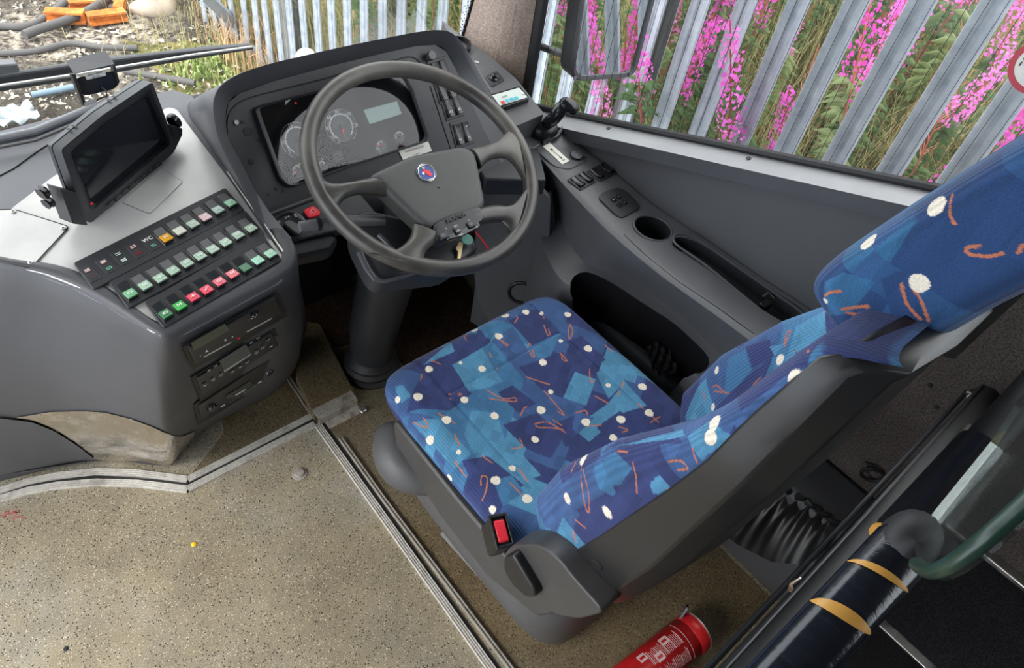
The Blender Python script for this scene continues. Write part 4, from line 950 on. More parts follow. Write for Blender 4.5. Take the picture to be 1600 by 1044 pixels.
for x, y in ((488, 788), (515, 770), (545, 750), (570, 738), (600, 715), (630, 700), (660, 678), (690, 658), (718, 636)): obj('preset_mark', MB().box(RP.at(*cr7(x, y), .0078), .003, .002, .0006, (RP.u, RP.v, RP.n)), M['whitedim'], u3)
rquad(u3, 'button_mark', [(398, 832), (438, 812), (440, 820), (400, 840)], M['white'], .0078, conv=cr7); rquad(u3, 'button_mark', [(755, 605), (790, 585), (792, 592), (757, 612)], M['white'], .0078, conv=cr7)
# ================================================================== instrument binnacle
IP = Pl((.70, 1.30, .97), (0, -.82, .57))
bin_ = thing('instrument_binnacle', 'deep hooded black instrument surround behind the steering wheel', 'binnacle', (.75, 1.3, .7))
rim = [(437, 392), (405, 345), (372, 280), (345, 225), (334, 180), (336, 150), (354, 127), (400, 106), (500, 81), (600, 60), (660, 49), (696, 48), (715, 60), (735, 90), (765, 145), (797, 195), (835, 262)]
rimy = [1.05, 1.09, 1.15, 1.20, 1.23, 1.25, 1.26, 1.265, 1.27, 1.27, 1.27, 1.27, 1.26, 1.245, 1.21, 1.17, 1.12]
face = [(420, 337), (400, 300), (375, 250), (357, 212), (353, 182), (357, 160), (375, 146), (425, 128), (505, 106), (600, 83), (650, 72), (680, 70), (697, 80), (712, 108), (735, 158), (757, 205), (790, 268)]
outr = [(452, 408), (432, 378), (395, 322), (345, 255), (310, 205), (293, 178), (300, 158), (380, 92), (500, 62), (600, 44), (660, 36), (706, 36), (728, 52), (752, 84), (780, 136), (812, 186), (850, 250)]
R3_ = [Y(x, y, q) for (x, y), q in zip(rim, rimy)]
F3_ = [IP.at(x, y) for x, y in face]
O3_ = [TP.at(x, y, -.01) for x, y in outr[:7]]
for i in range(7, len(outr)):
    p = R3_[i].copy(); q = F3_[i]
    p += Vector((0, .10, -.16)) if i < 12 else Vector((.06, .05, -.16)); O3_.append(p)
O3_[7] = (R3_[7] + Vector((-.03, .09, -.14)))
rF, rR, rO = catmull(F3_, 5), catmull(R3_, 5), catmull(O3_, 5)
rows = []
for a, b, c in zip(rF, rR, rO):
    d1 = (b - a).normalized(); d2 = (c - b).normalized(); r_ = [a, a.lerp(b, .5), b - d1 * .012, b - d1 * .004 + (d1 * .004), b + (d1 + d2) * .0035 - d1 * .001, b + d2 * .010, b + d2 * .013 - d1 * .0035, b + d2 * .020 - d1 * .001, b.lerp(c, .5) + (d1 - d2).normalized() * .008, c]
    rows.append(r_)
obj('hood', MB().grid(rows), M['dash'], bin_, auto=70, solid='open')
P = [F3_[i] + Vector((0, 0, 0)) for i in range(len(F3_))] + [IP.at(790, 300), IP.at(600, 330), IP.at(430, 352)]
obj('instrument_face', MB().prism(P, IP.n * .01), M['face'], bin_, smooth=False)
# ledge around the cluster (groove) and the raised mounting plate
gl = [(357, 215), (356, 190), (362, 172), (385, 155), (440, 140), (500, 125), (560, 108), (620, 93), (640, 89), (652, 93), (660, 103)]
obj('groove', MB().tube([IP.at(x, y, .001) for x, y in catmull([Vector((*p, 0)) for p in gl], 5) and [(v.x, v.y) for v in catmull([Vector((*p, 0)) for p in gl], 4)]], .0016, 5), M['ink'], bin_)
obj('seam', MB().tube(IP.pts([(672, 134), (704, 232)], .001), .0009, 5), M['ink'], bin_)
# cluster: frame, dial plate, gauges, lens
cl = thing('instrument_cluster', 'instrument cluster with round dials, red needles and glossy lens behind the wheel', 'gauge cluster', tuple(IP.at(530, 200)))
fo = [(398, 170), (404, 165), (470, 148), (620, 113), (632, 114), (646, 140), (670, 212), (664, 222), (560, 256), (462, 291), (448, 290), (437, 278)]
fo_ = rnd(IP.pts(fo, .012), .006, 2); fi_ = [IP.P + (p - IP.P) for p in fo_]
cF = sum(fo_, Vector()) / len(fo_)
g = MB().grid([[p for p in fo_], [p - IP.n * .008 for p in fo_]], cu=True); inn = [cF + (p - cF) * .955 for p in fo_]
g = MB().grid([[p - IP.n * .012 for p in fo_], [p for p in fo_], [cF + (p - cF) * .985 + IP.n * .002 for p in fo_], [p for p in inn], [p - IP.n * .0115 for p in inn]], cu=True)
obj('cluster_frame', g, M['dash_dark'], cl)
obj('dial_plate', MB().prism([p - IP.n * .0095 for p in inn], IP.n * .002), flat('dial_plate_black', srgb(18, 19, 22), .7, 0, .15), cl, smooth=False)
obj('cluster_lens', MB().prism([p - IP.n * .001 for p in inn], IP.n * .001), M['lens'], cl, smooth=False)
DP = IP.off(.003)
def arc(c, r, a0, a1, n, w, name, mat, par, h=.0006, o=.001):
    rows = []
    for k in range(n + 1):
        a = math.radians(a0 + (a1 - a0) * k / n); d = DP.u * math.cos(a) + DP.v * math.sin(a); rows.append([c + d * (r - w) + DP.n * o, c + d * (r + w) + DP.n * o])
    return obj(name, MB().grid(rows), mat, par, smooth=False, solid='open')
def gauge(px, r, a0, a1, nums, needle, nl, big=True, ratio=1.38, unit_=None):
    c = DP.at(*px); t = obj('gauge', MB().lathe(c, DP.n, [(r * 1.25, 0), (r * 1.25, .0003), (0, .0004)], 32), M['face'], cl)
    arc(c, r, a0, a1, 40, .0017 if big else .0008, 'scale_arc', M['white'], t)
    if big: arc(c, r * ratio, a0 + 8, a1 - 8, 48, .0004, 'bezel_arc', M['whitedim'], t, o=.0007)
    for k in range(13 if big else 3):
        a = math.radians(a0 + (a1 - a0) * k / (12 if big else 2)); d = DP.u * math.cos(a) + DP.v * math.sin(a)
        q = c + d * (r - .002) + DP.n * .0012; obj('tick', MB().box(q, .005, .0012, .0005, (d, DP.n.cross(d), DP.n)), M['ink' if big else 'white'], t)
    for s_, a in nums:
        a = math.radians(a); text('numeral', s_, .0105 if big else .007, DP, c + (DP.u * math.cos(a) + DP.v * math.sin(a)) * (r * 1.22 if big else r * 1.4), t, M['white'], off=.0015)
    a = math.radians(needle); d = DP.u * math.cos(a) + DP.v * math.sin(a); e_ = DP.n.cross(d)
    nd = obj('needle', MB().prism([c + d * nl + DP.n * .003, c + e_ * .0016 + DP.n * .003, c - d * .004 + DP.n * .003, c - e_ * .0016 + DP.n * .003], DP.n * .001), M['needle'], t, smooth=False)
    obj('needle_hub', MB().lathe(c, DP.n, [(.0045 if big else .003, .0), (.0045 if big else .003, .004), (0, .0045)], 16), M['black'], t)
    if unit_: text('numeral', unit_, .0055, DP, c + DP.v * r * .45, t, M['whitedim'], off=.0015)
    return t
k1_ = (DP.at(489, 198) - DP.at(509, 198)).length
gauge((465, 219), .0265, 235, -55, [('5', 215), ('10', 175), ('15', 100), ('20', 40), ('25', -10)], 200, .0, unit_='r/min')
gauge((533, 198), .0265, 235, -55, [('0', 240), ('20', 212), ('40', 172), ('60', 130), ('80', 88), ('100', 40), ('120', -10)], 268, .026, unit_='km/h')
gauge((466, 267), .011, 200, 60, [('0', 195), ('10', 60)], 178, .012, False)
gauge((503, 261), .011, 180, 40, [('0', 180), ('10', 70)], 155, .012, False)
gauge((596, 229), .011, 200, 60, [('E', 185), ('C', 230)], 145, .014, False)
gauge((624, 214), .011, 180, 20, [], 140, .008, False)
obj('odometer_window', MB().prism(DP.pts([(519, 240), (533, 235), (538, 249), (525, 254)], .001), DP.n * .0005), M['ink'], cl)
obj('message_display', MB().prism(DP.pts([(568, 172), (620, 158), (628, 178), (578, 194)], .001), DP.n * .0005), flat('pale_lcd', srgb(150, 185, 175), .3), cl)
obj('warning_lamp', MB().lathe(DP.at(462, 161, .001), DP.n, [(.0022, 0), (.0022, .001), (0, .001)], 12), M['needle'], cl)
obj('warning_line', MB().tube(DP.pts([(455, 151), (480, 145), (505, 139)], .001), .0005, 4), flat('dull_red', srgb(110, 50, 50), .5), cl)
# label, holes and switches on the face
lb = obj('warning_label', MB().prism(IP.pts([(623, 236), (669, 221), (675, 236), (630, 250)], .0025), IP.n * .001), M['label'], bin_, smooth=False); lb['label'] = 'white paper label with small capitals'
LPp = Pl(IP.P, IP.n, IP.at(669, 221) - IP.at(623, 236))
text('lettering', 'EMERGENCY ENGINE STOP', .0043, LPp, IP.at(648, 233, .0026), lb, M['ink'], depth=.0001, off=.0002); text('lettering', '1N  4 SETA', .0038, LPp, IP.at(651, 241, .0026), lb, M['ink'], depth=.0001, off=.0002)
cB = lambda x, y: (330 + x / 6.142, 180 + y / 6.142); cC = lambda x, y: (560 + x / 6.142, 80 + y / 6.142)
for (x, y), r in (((350, 158), .0085), ((298, 68), .003), ((385, 447), .0052), ((622, 708), .0026), ((553, 760), .002), ((690, 728), .002), ((460, 245), .003)):
    obj('drilled_hole', MB().lathe(IP.at(*cB(x, y), .0008), IP.n, [(r, 0), (0, .0001)], 20), M['ink'], bin_)
    obj('hole_burr', MB().lathe(IP.at(*cB(x, y), .0006), IP.n, [(r + .0009, 0), (r, .0012), (r - .0003, 0)], 20), M['grey'], bin_)
obj('key_chip', MB().lathe(IP.at(*cB(240, 70), .001), IP.n, [(.005, 0), (.0045, .003), (0, .003)], 9), M['whitedim'], bin_)
obj('drilled_hole', MB().lathe(IP.at(*cC(722, 553), .0008), IP.n, [(.0028, 0), (0, .0001)], 16), M['ink'], bin_)
kp = IP.at(672, 86, .002)
kn = obj('light_knob', MB().lathe(IP.at(669, 90, 0), (-.02, -.75, .66), [(.008, 0), (.008, .008), (.0105, .012), (.0105, .02), (.0095, .022), (0, .022)], 20), M['grey'], bin_)
def rocker_pair(px, parent, plane, w=.0205, L=.040, u=None, sep=None, marks=('', '', '', ''), nm='rocker_switch'):
    """two small black rockers in one rounded bezel"""
    (x0, y0), (x1, y1) = px; a, b = plane.at(x0, y0), plane.at(x1, y1); u = (b - a).normalized(); v = plane.n.cross(u); c = (a + b) / 2; d = (b - a).length
    bz = obj('switch_bezel', MB().box(c + plane.n * .001, d + w * 1.55, L * 1.3, .003, (u, v, plane.n)), M['face'], parent, bev=.003, seg=3)
    obj('bezel_recess', MB().box(c + plane.n * .0022, d + w * 1.2, L * 1.1, .001, (u, v, plane.n)), M['ink'], bz, bev=.002)
    for k, q in enumerate((a, b)):
        rows = []
        for j in range(9):
            t = j / 8; y = (t - .5) * L; hgt = .0045 + .0035 * (2 * abs(t - .55)) ** 2 + .002 * (1 - t)
            rows.append([q + v * y + u * s * w / 2 * .92 + plane.n * hh for s, hh in ((-1, 0), (-1, hgt - .001), (-.8, hgt), (.8, hgt), (1, hgt - .001), (1, 0))])
        g = MB().grid(rows); g.f.append(tuple(range(6))); g.f.append(tuple(range(53, 47, -1)))
        rk = obj('rocker', g, M['gloss'], bz, bev=.0008)
        for j, s_ in ((0, marks[2 * k]), (1, marks[2 * k + 1])):
            if s_: text('rocker_symbol', s_, .0085, Pl(q, plane.n, u), q + v * (L * (.26 if j == 0 else -.26)) + plane.n * .0065, bz, M['white'])
    return bz
rocker_pair((cC(855, 535), cC(938, 508)), bin_, IP, .0195, .048, marks=('=', '≡O', '', 'ID'))
rocker_pair((cC(950, 800), cC(1033, 775)), bin_, IP, .0195, .048, marks=('•', 'lm', '=', 'lo'))
rocker_pair((cC(790, 375), cC(870, 350)), bin_, IP, .0195, .048)
rocker_pair((cC(740, 215), cC(820, 190)), bin_, IP, .0195, .048)
# lower dash strip with light switch and hazard button
LP = Pl((.5, 1.05, .735), (0, -.45, .89))
ld = thing('light_switch_panel', 'slim dark panel with rotary light switch and red hazard button left of the wheel', 'switch panel', tuple(LP.at(460, 350)))
obj('panel_plate', MB().prism(rnd(LP.pts([(417, 341), (497, 309), (560, 300), (600, 345), (520, 362), (446, 380)]), .008, 2), LP.n * .03), M['dash_dark'], ld, bev=.003)
obj('panel_lip', MB().tube(LP.pts([(415, 337), (500, 305), (560, 290)], .002), .003, 8), M['grey'], ld)
lc = LP.at(455, 352, .002); obj('switch_dish', MB().lathe(lc, LP.n, [(.032, 0), (.032, .002), (.028, .003), (.024, -.001), (0, -.002)], 32), M['black'], ld)
obj('rotary_knob', MB().prism(rnd(LP.pts([(443, 347), (452, 343), (470, 352), (474, 361), (468, 367), (462, 364)], .016), .004, 2), LP.n * .016), M['grey'], ld, bev=.002)
for s_, (x, y) in (('¤', (436, 347)), ('><', (449, 340)), ('ID', (463, 337))): text('symbol', s_, .010, LP, LP.at(x, y, .003), ld, M['whitedim'])
hz = obj('hazard_button', MB().prism(rnd(LP.pts([(474, 328), (490, 321), (501, 330), (500, 336), (484, 340)], .009), .004, 2), LP.n * .008), M['red'], ld, bev=.0015); hz['label'] = 'red hazard light button with white triangle'
tri = LP.pts([(484, 334), (495, 331), (488, 325)], .0095); obj('triangle_mark', MB().tube(tri, .0007, 5, closed=True), M['white'], hz)
obj('under_dash_shell', MB().prism(LP.pts([(440, 378), (520, 358), (530, 375), (520, 392), (462, 405)], -.012), LP.n * .05), M['dash_dark'], ld, bev=.01)
# bulkhead and added dash underside at the footwell, blackened to stand for shade
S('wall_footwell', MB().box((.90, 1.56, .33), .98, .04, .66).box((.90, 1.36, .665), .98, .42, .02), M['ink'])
pdl = thing('accelerator_pedal', 'dark foot pedal in the shadowed footwell', 'pedal', (.98, 1.45, 0))
obj('pedal_pad', MB().box((.98, 1.43, .14), .07, .02, .2, (Vector((1, 0, 0)), Vector((0, .8, .6)), Vector((0, -.6, .8)))), M['rubber'], pdl, bev=.008); obj('pedal_arm', MB().tube([(.98, 1.45, .02), (.98, 1.5, .12), (.98, 1.56, .2)], .01, 8), M['dash_dark'], pdl)
pdl = thing('brake_pedal', 'square dark foot pedal beside the column gaiter', 'pedal', (.87, 1.45, 0))
obj('pedal_pad', MB().box((.88, 1.42, .17), .08, .02, .07, (Vector((1, 0, 0)), Vector((0, .8, .6)), Vector((0, -.6, .8)))), M['rubber'], pdl, bev=.008); obj('pedal_arm', MB().tube([(.88, 1.43, .17), (.88, 1.5, .25), (.88, 1.6, .4)], .01, 8), M['dash_dark'], pdl)

# ================================================================== right side console
XR = XW - .004
sc_ = thing('side_console', 'long dark grey side console with cup holder and trays between seat and window', 'console', (1.25, .8, 0))
Rl = [(850, 176), (885, 203), (920, 238), (950, 261), (985, 291), (1025, 323), (1100, 373), (1200, 441), (1260, 480), (1330, 530)]
Ll = [(800, 193), (820, 218), (850, 250), (878, 282), (915, 322), (955, 362), (1030, 425), (1120, 490), (1180, 535), (1240, 585)]
Ml = [(805, 235), (822, 262), (845, 292), (868, 330), (885, 375), (915, 415), (985, 442), (1065, 500), (1115, 550), (1150, 590)]
n_s = len(Rl); Rp = [X(x, y, XR) for x, y in Rl]; Lp = []; Mp = []
for i in range(n_s):
    Lp.append(Z(*Ll[i], Rp[i].z - .004)); t = i / (n_s - 1)
    Mp.append(Z(*Ml[i], max(.53, Rp[i].z - .05 - .14 * min(1, i / 4))))
ctlz = [min(p.z, .72) for p in Rp]
Rc, Lc, Mc = catmull(Rp, 5), catmull(Lp, 5), catmull(Mp, 5)
g = MB(); rows = []; topz = []
# tray and cup openings are cut as real recesses with a boolean further down
for r, l, m in zip(Rc, Lc, Mc):
    d = (l - r); dn = d.normalized(); low = Vector((m.x - .004, m.y, .50)); 
    rows.append([Vector((XR, r.y, r.z - .03)), r, r + d * .1, r + d * .5, r + d * .86, r + d * .95 + Vector((0, 0, -.002)), l + Vector((0, 0, -.006)), l.lerp(m, .12) + Vector((-.002, 0, -.004)), l.lerp(m, .5) + Vector((.004, 0, -.006)), m + Vector((.004, 0, .004)), m + Vector((-.002, 0, 0)), Vector((m.x - .075, m.y - .01, m.z - .02)), Vector((m.x - .085, m.y - .01, m.z - .05)), Vector((m.x - .08, m.y, 0)), Vector((XR, m.y, 0))])
g.grid(rows, cu=True); N_r = len(rows[0]); g.f.append(tuple(range(N_r))); g.f.append(tuple((len(rows) - 1) * N_r + j for j in range(N_r - 1, -1, -1)))
csh = obj('console_shell', g, M['grey'], sc_, auto=50)
def cutter(outline, n_, depth):
    me_ = MB().prism([p + n_ * .02 for p in outline], n_ * (depth + .02)); o = obj('cut', me_, M['dash_dark'], None)
    return o
CPl = Pl(Rc[len(Rc) // 2].lerp(Lc[len(Lc) // 2], .5), (Rp[6] - Rp[3]).cross(Lp[4] - Rp[4]).normalized())
if CPl.n.z < 0: CPl = Pl(CPl.P, -CPl.n)
def onc(px, py, off=0): 
    h_ = hit(Bcs, px, py, off); return h_[0] if h_ else CPl.at(px, py, off)
Bcs = bvh(csh)
def ctop(px, py): return onc(px, py)
def tp_plane(px, py):
    h_ = hit(Bcs, px, py); return Pl(h_[0], h_[1], (.85, -.5, 0)) 
cups = []
q = tp_plane(1020, 357); cupc = q.P; 
ring = [cupc + Vector((math.cos(a) * .047, math.sin(a) * .050, 0)) for a in [2 * PI * k / 32 for k in range(32)]]
cups.append(cutter(ring, Vector((0, 0, 1)), .085))
tr = rnd([onc(x, y) for x, y in [(1046, 382), (1058, 368), (1090, 378), (1262, 487), (1262, 520), (1210, 497), (1100, 415)]], .03, 3)
zt = min(p.z for p in tr); tr = [Vector((p.x, p.y, zt + .01)) for p in tr]
cups.append(cutter(tr, Vector((0, 0, 1)), .038))
pk_ = rnd([onc(x, y) for x, y in [(893, 450), (899, 428), (920, 419), (965, 440), (1060, 502), (1108, 547), (1116, 564), (1100, 582), (1060, 592), (1000, 560), (915, 490)]], .03, 2)
cm_ = MB(); cm_.grid([[p + Vector((-.015, 0, .05)) for p in pk_], [Vector((p.x + .012, p.y, .27)) for p in pk_]], cu=True); cm_.f.append(tuple(range(len(pk_) - 1, -1, -1))); cm_.f.append(tuple(len(pk_) + k for k in range(len(pk_))))
cups.append(obj('cut', cm_, M['black'], None))
for c_o in cups:
    c_o.hide_render = True; c_o.hide_viewport = True
    bm_ = csh.modifiers.new('cut', 'BOOLEAN'); bm_.operation = 'DIFFERENCE'; bm_.object = c_o; bm_.solver = 'EXACT'
# bake the cuts into the shell, then drop the cutters
csh.data.materials.append(M['dash_dark']); csh.data.materials.append(M['black'])
for c_o in cups: c_o.hide_viewport = False; c_o.location = -WL[sc_.name] + WL[sc_.name]
bpy.context.view_layer.update()
dg = bpy.context.evaluated_depsgraph_get(); nm = bpy.data.meshes.new_from_object(csh.evaluated_get(dg)); csh.modifiers.clear(); csh.data = nm
for c_o in cups: bpy.data.objects.remove(c_o)
nm.polygons.foreach_set('use_smooth', [True] * len(nm.polygons)); nm.set_sharp_from_angle(angle=math.radians(40))
obj('cup_rim', MB().tube([p + Vector((0, 0, .001)) for p in ring], .003, 8, closed=True), M['dash'], sc_)
obj('tray_rim', MB().tube(tr, .003, 6, closed=True), M['dash'], sc_)
obj('console_seam', MB().tube([p for p in (onc(x, y, .0004) for x, y in [(975, 367), (1010, 400), (1060, 440), (1120, 480), (1178, 522)])], .0009, 5), M['ink'], sc_)
# raised pad with the lever, its label and the round cap
pad = rnd([onc(x, y, .003) for x, y in [(806, 198), (850, 181), (882, 196), (918, 236), (916, 252), (890, 266), (868, 262), (845, 242)]], .014, 3)
obj('lever_pad', MB().prism(pad, (0, 0, .01)), M['grey'], sc_, bev=.002)
lv = thing('gear_lever', 'black pistol-grip hand lever standing in a domed boot on the side console', 'lever', tuple(onc(848, 212)))
lb_ = onc(848, 207, .0); 
obj('boot_dome', MB().lathe(lb_, (0, 0, 1), [(.042, 0), (.042, .014), (.037, .028), (.025, .036), (0, .038)], 28, u=(1, 0, 0)), M['black'], lv, sub=1)
dd = (Z(893, 172, .90) - lb_)
G0, G1, G2 = lb_ + Vector((0, 0, .02)), Z(866, 185, lb_.z + .075), Z(882, 163, lb_.z + .115)
obj('grip', MB().tube([G0, G0.lerp(G1, .5), G1, G1.lerp(G2, .6), G2], [.014, .018, .0185, .0195, .021], 16), M['gloss'], lv, sub=1)
obj('grip_head', MB().tube([G2 + Vector((-.012, .010, .006)), G2, G2 + Vector((.018, -.018, -.008)), G2 + Vector((.026, -.028, -.016))], [.014, .022, .020, .013], 14), M['gloss'], lv, sub=1)
obj('boot_collar', MB().tube([onc(x, y, .008) for x, y in [(872, 190), (878, 205), (868, 218), (846, 226)]], .006, 8), M['black'], lv)
cD = lambda x, y: (680 + x / 5.221, 60 + y / 5.221)
PQ = Pl(onc(868, 240, .0045), (onc(900, 240) - onc(840, 240)).cross(onc(868, 230) - onc(880, 260)).normalized(), onc(855, 225) - onc(884, 252))
if PQ.n.z < 0: PQ = Pl(PQ.P, -PQ.n, PQ.u)
lbl = obj('arrow_label', MB().prism([PQ.at(*cD(x, y), .001) for x, y in [(878, 880), (935, 850), (1097, 998), (1037, 1028)]], PQ.n * .0008), M['label'], sc_, smooth=False); lbl['label'] = 'cream label with a double-headed arrow'
aL = [PQ.at(*cD(940, 900), .0015), PQ.at(*cD(1035, 980), .0015)]; ad = (aL[1] - aL[0]).normalized(); an = PQ.n.cross(ad)
g = MB().tube(aL, .0007, 4)
for e_, s_ in ((aL[0], 1), (aL[1], -1)):
    g.tube([e_ + ad * s_ * .007 + an * .004, e_, e_ + ad * s_ * .007 - an * .004], .0007, 4)
obj('arrow', g, M['ink'], lbl, smooth=False)
text('lettering', 'EX', .007, Pl(PQ.P, PQ.n, an), PQ.at(*cD(1048, 993), .001), lbl, M['ink'], depth=.0002, off=.0004)
cpx = PQ.at(*cD(1155, 950), .002); obj('round_cap', MB().lathe(cpx, PQ.n, [(.017, -.001), (.017, .0012), (.0155, .0022), (0, .0024)], 32), M['grey'], sc_); obj('cap_ring', MB().tube([cpx + PQ.n * .0012 + (PQ.u * math.cos(a) + PQ.v * math.sin(a)) * .0175 for a in [2 * PI * k / 32 for k in range(32)]], .0009, 5, closed=True), M['ink'], sc_)
cE = lambda x, y: (800 + x / 4, 261 + y / 4)
SWP = Pl(onc(925, 278, .001), tp_plane(925, 278).n)
rocker_pair((cE(410, 100), cE(462, 72)), sc_, SWP, .0205, .038)
rocker_pair((cE(530, 48), cE(590, 15)), sc_, SWP, .0205, .038)
SW2 = Pl(onc(968, 316, .001), tp_plane(968, 316).n)
kp_ = obj('window_keypad', MB().prism(rnd([SW2.at(*cE(x, y), .004) for x, y in [(540, 190), (560, 160), (660, 125), (720, 150), (800, 235), (795, 260), (690, 318), (650, 300)]], .01, 3), SW2.n * .004), M['dash_dark'], sc_, bev=.0015)
for x, y, s_ in ((635, 205, 'D'), (665, 185, '+'), (672, 238, '-'), (703, 222, '+')):
    k_ = obj('key', MB().box(SW2.at(*cE(x, y), .0055), .0135, .0135, .003, (SW2.u, SW2.v, SW2.n)), M['gloss'], kp_, bev=.0012); text('key_symbol', s_, .006, SW2, SW2.at(*cE(x, y), .0072), kp_, M['whitedim'])
# pens and clip in the tray
zt2 = zt - .020
def at_tray(x, y): return Z(x, y, zt2 + .012)
pen = thing('pen', 'clear and black ballpoint pen lying in the console tray', 'pen', tuple(at_tray(1110, 430)))
a_, b2_ = at_tray(1074, 403), at_tray(1156, 457)
obj('barrel', MB().tube([a_, a_.lerp(b2_, .75)], .005, 10), M['perspex'] and flat('grey_plastic', srgb(150, 148, 140), .25), pen); obj('tip', MB().tube([a_.lerp(b2_, .75), b2_], [.005, .002], 10), M['gloss'], pen); obj('cap', MB().tube([a_, a_.lerp(b2_, -.12)], .006, 10), M['steel'], pen)
clp = thing('metal_clip', 'small shiny metal clip at the rear end of the console tray', 'clip', tuple(at_tray(1195, 475)))
obj('clip_body', MB().box(at_tray(1195, 478), .03, .02, .02), M['black'], clp, bev=.004); obj('clip_bow', MB().tube([at_tray(1188, 470) + Vector((0, 0, .012)), at_tray(1196, 465) + Vector((0, 0, .016)), at_tray(1206, 472) + Vector((0, 0, .012))], .0025, 6), M['chrome'], clp)
# black cloth lying in the deep pocket
zc = .36; pc = [Z(x, y, .42) for x, y in ((1010, 545), (1040, 530), (1068, 560), (1058, 590), (1020, 585))]
rows = []
for j in range(14):
    r_ = []
    for i in range(14):
        a = pc[0].lerp(pc[1], i / 13); b = pc[4].lerp(pc[3], i / 13); p = a.lerp(b, j / 13); p = p + Vector((0, 0, .02 * math.sin(i * 1.3) * math.sin(j * 1.1) + .01 * random.random())); r_.append(p)
    rows.append(r_)
obj('crumpled_cloth', MB().grid(rows), M['carpetk'], None, solid=.004, sub=1, label='crumpled dark grey cloth stuffed in the console side pocket', cat='cloth')
# trim panel below the dash right of the wheel, with a round speaker
PX_ = Pl((1.19, 1.0, .4), (-.75, -.66, .12))
kick = thing('side_kick_panel', 'dark grey trim panel with a round speaker below the dash, right of the column', 'trim panel', tuple(PX_.at(815, 455)))
obj('lower_panel', MB().prism(rnd(PX_.pts([(735, 380), (862, 300), (875, 430), (905, 470), (880, 560), (790, 560), (745, 470)]), .01, 2), PX_.n * .02), M['wall'], kick, bev=.004)
PX2 = PX_.off(.03)
obj('upper_panel', MB().prism(rnd(PX2.pts([(742, 255), (790, 262), (848, 298), (861, 312), (858, 432), (800, 416), (742, 398)]), .008, 2), PX_.n * .02), M['wall'], kick, bev=.003)
obj('speaker_ring', MB().tube([PX_.at(814, 458, .003) + (PX_.u * math.cos(a) + PX_.v * math.sin(a)) * .038 for a in [2 * PI * k / 32 for k in range(32)]], .004, 8, closed=True), M['dash_dark'], kick)
obj('speaker_grille', MB().lathe(PX_.at(814, 458, .001), PX_.n, [(.037, 0), (.03, -.001), (0, -.002)], 32), M['carpetk'], kick)
obj('dash_shelf', MB().prism([(1.02, 1.08, .70), (1.16, 1.0, .70), (1.24, 1.12, .70), (1.06, 1.22, .70)], (0, 0, .05)), M['dash_dark'], kick, bev=.006)
# dash end to the right of the binnacle
DPn = Pl(Z(775, 125, .79), (-.10, -.16, 1))
de = thing('dash_end_panel', 'grey dash top beside the right pillar with mirror joystick and small clock', 'dashboard', tuple(DPn.P))
obj('panel_top', MB().prism(rnd(DPn.pts([(690, 30), (728, 62), (760, 82), (806, 122), (851, 178), (806, 197), (780, 165), (735, 90), (700, 50)]), .008, 2), DPn.n * .10), M['grey'], de, bev=.004)
obj('filler', MB().prism([(1.02, 1.30, .74), (1.22, 1.12, .70), (1.36, 1.16, .69), (1.36, 1.53, .70), (.95, 1.53, .72), (.95, 1.45, .76)], (0, 0, .03)), M['dash'], de, bev=.004)
P = DPn.pts([(758, 119), (776, 110), (788, 124), (769, 135)], .004); jb = obj('joystick_base', MB().prism(rnd(P, .004, 2), DPn.n * .006), M['dash_dark'], de, bev=.0015)
obj('joystick_knob', MB().lathe(DPn.at(772, 122, .004), DPn.n, [(.014, 0), (.014, .002), (.012, .003), (.010, .001), (.006, .003), (.006, .010), (.004, .012), (0, .012)], 24), M['gloss'], jb)
ck = thing('dash_clock', 'small white-faced rectangular digital display with coloured marks on the dash end', 'clock', tuple(DPn.at(795, 152)))
obj('case', MB().prism(rnd(DPn.pts([(764, 148), (812, 134), (828, 153), (784, 168)], .016), .004, 2), DPn.n * .016), M['gloss'], ck, bev=.002)
fc = obj('face', MB().prism(DPn.pts([(769, 149), (811, 137), (824, 152), (781, 165)], .0175), DPn.n * .001), flat('clock_face', srgb(200, 210, 205), .25), ck)
for (x, y), cc_, w in (((786, 160), srgb(215, 70, 80), .012), ((793, 157), srgb(90, 190, 210), .012), ((800, 155), srgb(80, 180, 205), .012), ((807, 153), srgb(70, 190, 200), .012)):
    obj('coloured_segment', MB().box(DPn.at(x, y, .0185), .010, .010, .001, (DPn.u, DPn.v, DPn.n)), flat('segment_%d' % x, cc_, .3), ck)
obj('side_button', MB().box(DPn.at(816, 145, .0185), .006, .014, .003, (DPn.u, DPn.v, DPn.n)), M['label'], ck, bev=.001)
text('lettering', '12:00', .008, DPn, DPn.at(788, 151, .018), ck, M['whitedim'])
vn = thing('demister_vent', 'round black demister vent beside the hood at the pillar', 'vent', tuple(DPn.at(712, 68)))
obj('vent_ring', MB().lathe(DPn.at(716, 72, .004), DPn.n, [(.035, 0), (.035, .01), (.028, .012), (.026, .002), (0, .0)], 28), M['black'], vn)
mk_ = MB(); 
for k in range(9): mk_.box(DPn.at(738 + random.uniform(-7, 9), 96 + random.uniform(-3, 4), .001), random.uniform(.004, .009), random.uniform(.003, .007), .0008, (DPn.u, DPn.v, DPn.n))
obj('adhesive_residue', mk_, M['whitedim'], de, kind='stuff')
# joining surface: dash top under the windscreen
S('trim_19', MB().prism([(-1.4, 1.47, .80), (.40, 1.47, .80), (.5, 1.40, .80), (.95, 1.40, .80), (1.2, 1.42, .74), (1.36, 1.42, .72), (1.36, 1.69, .68), (-1.4, 1.71, .72)], (0, 0, .05)), M['dash_skylit'], bev=.01)

